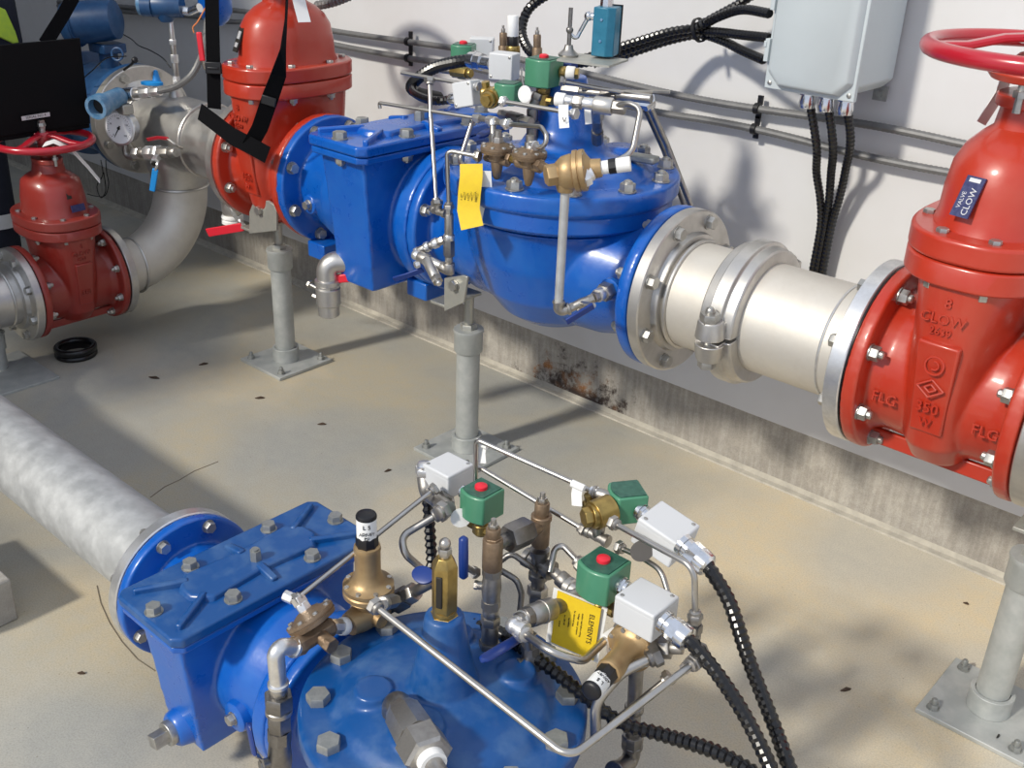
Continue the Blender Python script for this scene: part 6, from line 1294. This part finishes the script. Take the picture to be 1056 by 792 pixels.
skin_mesh('jacket', 'cloth', pr, [((0, 0, .86), (.145, .19)), J[1], J[2], J[3], ((.01, 0, 1.53), .072), J[16], J[17], ((.070, .24, .79), .043), J[20], J[21], ((.095, -.23, .92), .047)], [(0, 1), (1, 2), (2, 3), (3, 4), (3, 5), (5, 6), (6, 7), (3, 8), (8, 9), (9, 10)])
skin_mesh('trousers', 'cloth', pr, [((0, 0, 1.04), (.128, .17)), J[6], J[7], ((0, .12, .07), .068), J[11], J[12], ((0, -.12, .07), .068)], [(0, 1), (1, 2), (2, 3), (0, 4), (4, 5), (5, 6)])
for s_ in (1, -1):
    b = B(); b.lathe((.008, s_*.1175, .245), (0, 0, 1), [(0, .0745), (.05, .0765)], 28, cap=False); b.build('reflective_band', 'reflect', pr)
    b = B(); b.lathe((.0, s_*.122, .0), (0, 0, 1), [(0, .055), (.02, .058), (.09, .055)], 20); b.lathe((.08, s_*.132, .035), (1, .05, 0), [(-.08, .03), (0, .045), (.08, .042), (.10, .02)], 20, sy=1, sx=1); b.build('boot', 'blackplastic', pr, remesh=.006, smooth=4)
    b = B(); b.sphere((.102, s_*.030, 1.70), .011, 12); b.build('eye', 'white', body)
    b = B(); b.sphere((.03, s_*.076, 1.69), .022, 12, (.6, .35, 1.2)); b.build('ear', 'skin', body)
b = B(); b.loft([[V((.104, y, z)) for y, z in ((-.006, 1.715), (.006, 1.715), (.014, 1.665), (-.014, 1.665))], [V((.132, y, z)) for y, z in ((-.004, 1.675), (.004, 1.675), (.010, 1.668), (-.010, 1.668))]]); b.build('nose', 'skin', body, bev=.004)
b = B(); b.box((.112, 0, 1.640), (.008, .045, .007)); b.build('mouth', 'redcap' if 0 else 'skin', body, bev=.002)
b = B(); b.sphere((.015, 0, 1.765), .092, 20, (1, .9, .75)); b.build('hair', 'hair', pr)
# lime patch on the sleeve and hem
lp_ = [at(*p, x=-3.515) for p in ((-8, 4), (6, 10), (16, 32), (20, 44), (14, 45), (0, 38), (-12, 24))]
b = B(); b.loft([[p+V((.0, 0, 0)) for p in lp_], [p-V((.03, 0, 0)) for p in lp_]]); b.build('lime_panel', 'hivis', pr, bev=.003, world=True)
# ---------------------------------------------------------------- floor scraps, block, cracks
def scrap(label, px, py, L, a, m='brown', z=0.0):
    p = at(px, py, z=z); t = thing('debris', label, 'debris', p, a)
    b = B(); b.loft([[V((-L, 0, .0005)), V((-L*.3, -L*.28, .0005)), V((L*.6, -L*.2, .0005)), V((L, .0, .0005)), V((L*.2, L*.3, .0005))], [V((-L, 0, .003)), V((-L*.3, -L*.25, .004)), V((L*.6, -L*.15, .005)), V((L, .0, .003)), V((L*.2, L*.25, .006))]]); b.build('scrap', m, t)
M['leaf'] = mat('dry_leaf', (.06, .035, .02), 0, .8)
scrap('dark dry leaf scrap on the shaded floor right of the rubber ring', 159, 390, .018, .5, 'leaf')
scrap('small brown twig bit on the floor left of the left support plate', 210, 376, .014, 1.2, 'leaf')
scrap('tiny dark chip on the floor near the right wall footing', 996, 623, .006, .2, 'leaf')
scrap('tiny black chip lying on the right support base plate', 1029, 760, .006, 1.4, 'ink', .011)
scrap('small dark scrap on the floor left of the lower strainer', 84, 695, .008, .7, 'leaf')
scrap('long dark leaf scrap on the floor in front of the left support plate', 268, 411, .014, .9, 'leaf')
scrap('curled dark leaf scrap on the floor between the left and middle supports', 332, 438, .012, .8, 'leaf')
scrap('small twig bit on the floor just behind the lower strainer cover', 400, 486, .010, 1.3, 'leaf')
scrap('brown stained flake on the floor between the lower pilots and right support', 872, 712, .012, 1.0, 'leaf')
q = at(2, 650, z=0)
t = thing('concrete_block', 'grey concrete block corner at the lower left edge beside the long pipe', 'block', (q.x-.16, q.y-.03, 0))
b = B(); b.box((0, 0, .05), (.30, .14, .10)); b.build('block', 'curb', t, bev=.004)
M['crack'] = mat('floor_crack', (.17, .14, .10), 0, .9)
def crack(n, pts, w=.0016):
    b = B(); pp = [at(*p, z=.0004) for p in pts]; b.ribbon(pp, w, .0006, (0, 0, 1)) if 0 else b.tube(pp, w, 0, 5)
    struct(b.build('trim_%d' % n, M['crack']))
crack(3, [(155, 513), (170, 502), (185, 495), (200, 486), (225, 476)], .0011)
crack(4, [(100, 604), (104, 622), (113, 642), (126, 662), (142, 680), (160, 692)], .0011)
# ================================================================ unseen blockers, added to keep sun and sky off the left end
M['blocker'] = mat('blocker_grey', (.22, .22, .23), 0, .8)
struct(B().box((-6.0, .7, 1.9), (.12, 3.4, 4.0)).build('sky_blocker_left', 'blocker'))
struct(B().box((-4.95, -.92, 1.9), (2.1, .10, 4.0)).build('sun_blocker_front', 'blocker'))  # added out of view, with the bars below, to shape the sun's shadow
struct(B().box((-3.20, -.92, .61), (1.60, .10, 1.20)).build('trim_5', 'blocker'))
struct(B().box((-3.45, -.92, 1.88), (.90, .10, .42)).build('trim_6', 'blocker'))
struct(B().box((-3.80, -.92, 3.45), (.20, .10, .90)).build('trim_7', 'blocker'))
struct(B().box((-4.95, .7, 3.95), (2.1, 3.4, .10)).build('sky_blocker_top', 'blocker_top'))  # added with the left panel to cut sky light there
# ================================================================ light and camera
w = bpy.data.worlds.new('sky'); SC.world = w; w.use_nodes = True
bg = w.node_tree.nodes['Background']; bg.inputs['Color'].default_value = (.76, .84, 1.0, 1); bg.inputs['Strength'].default_value = .88
sun = bpy.data.lights.new('sun', 'SUN'); sun.energy = 3.2; sun.angle = math.radians(5); sun.color = (1, .94, .83)
so = bpy.data.objects.new('sun', sun); COL.objects.link(so)
SD = V((.17, .88, -.68)).normalized()
so.matrix_world = frame((0, -3, 5), -SD)
cam = bpy.data.cameras.new('camera'); co = bpy.data.objects.new('camera', cam); COL.objects.link(co)
cam.sensor_width = 36; cam.lens = FPX/1056*36; cam.clip_start = .02
mm = Matrix((RT, UP, -FW)).transposed().to_4x4(); mm.translation = CAMP; co.matrix_world = mm
SC.camera = co
SC.view_settings.view_transform = 'Standard'; SC.view_settings.look = 'None'; SC.view_settings.gamma = 1; SC.view_settings.use_curve_mapping = False
SC.view_settings.exposure = 0.0
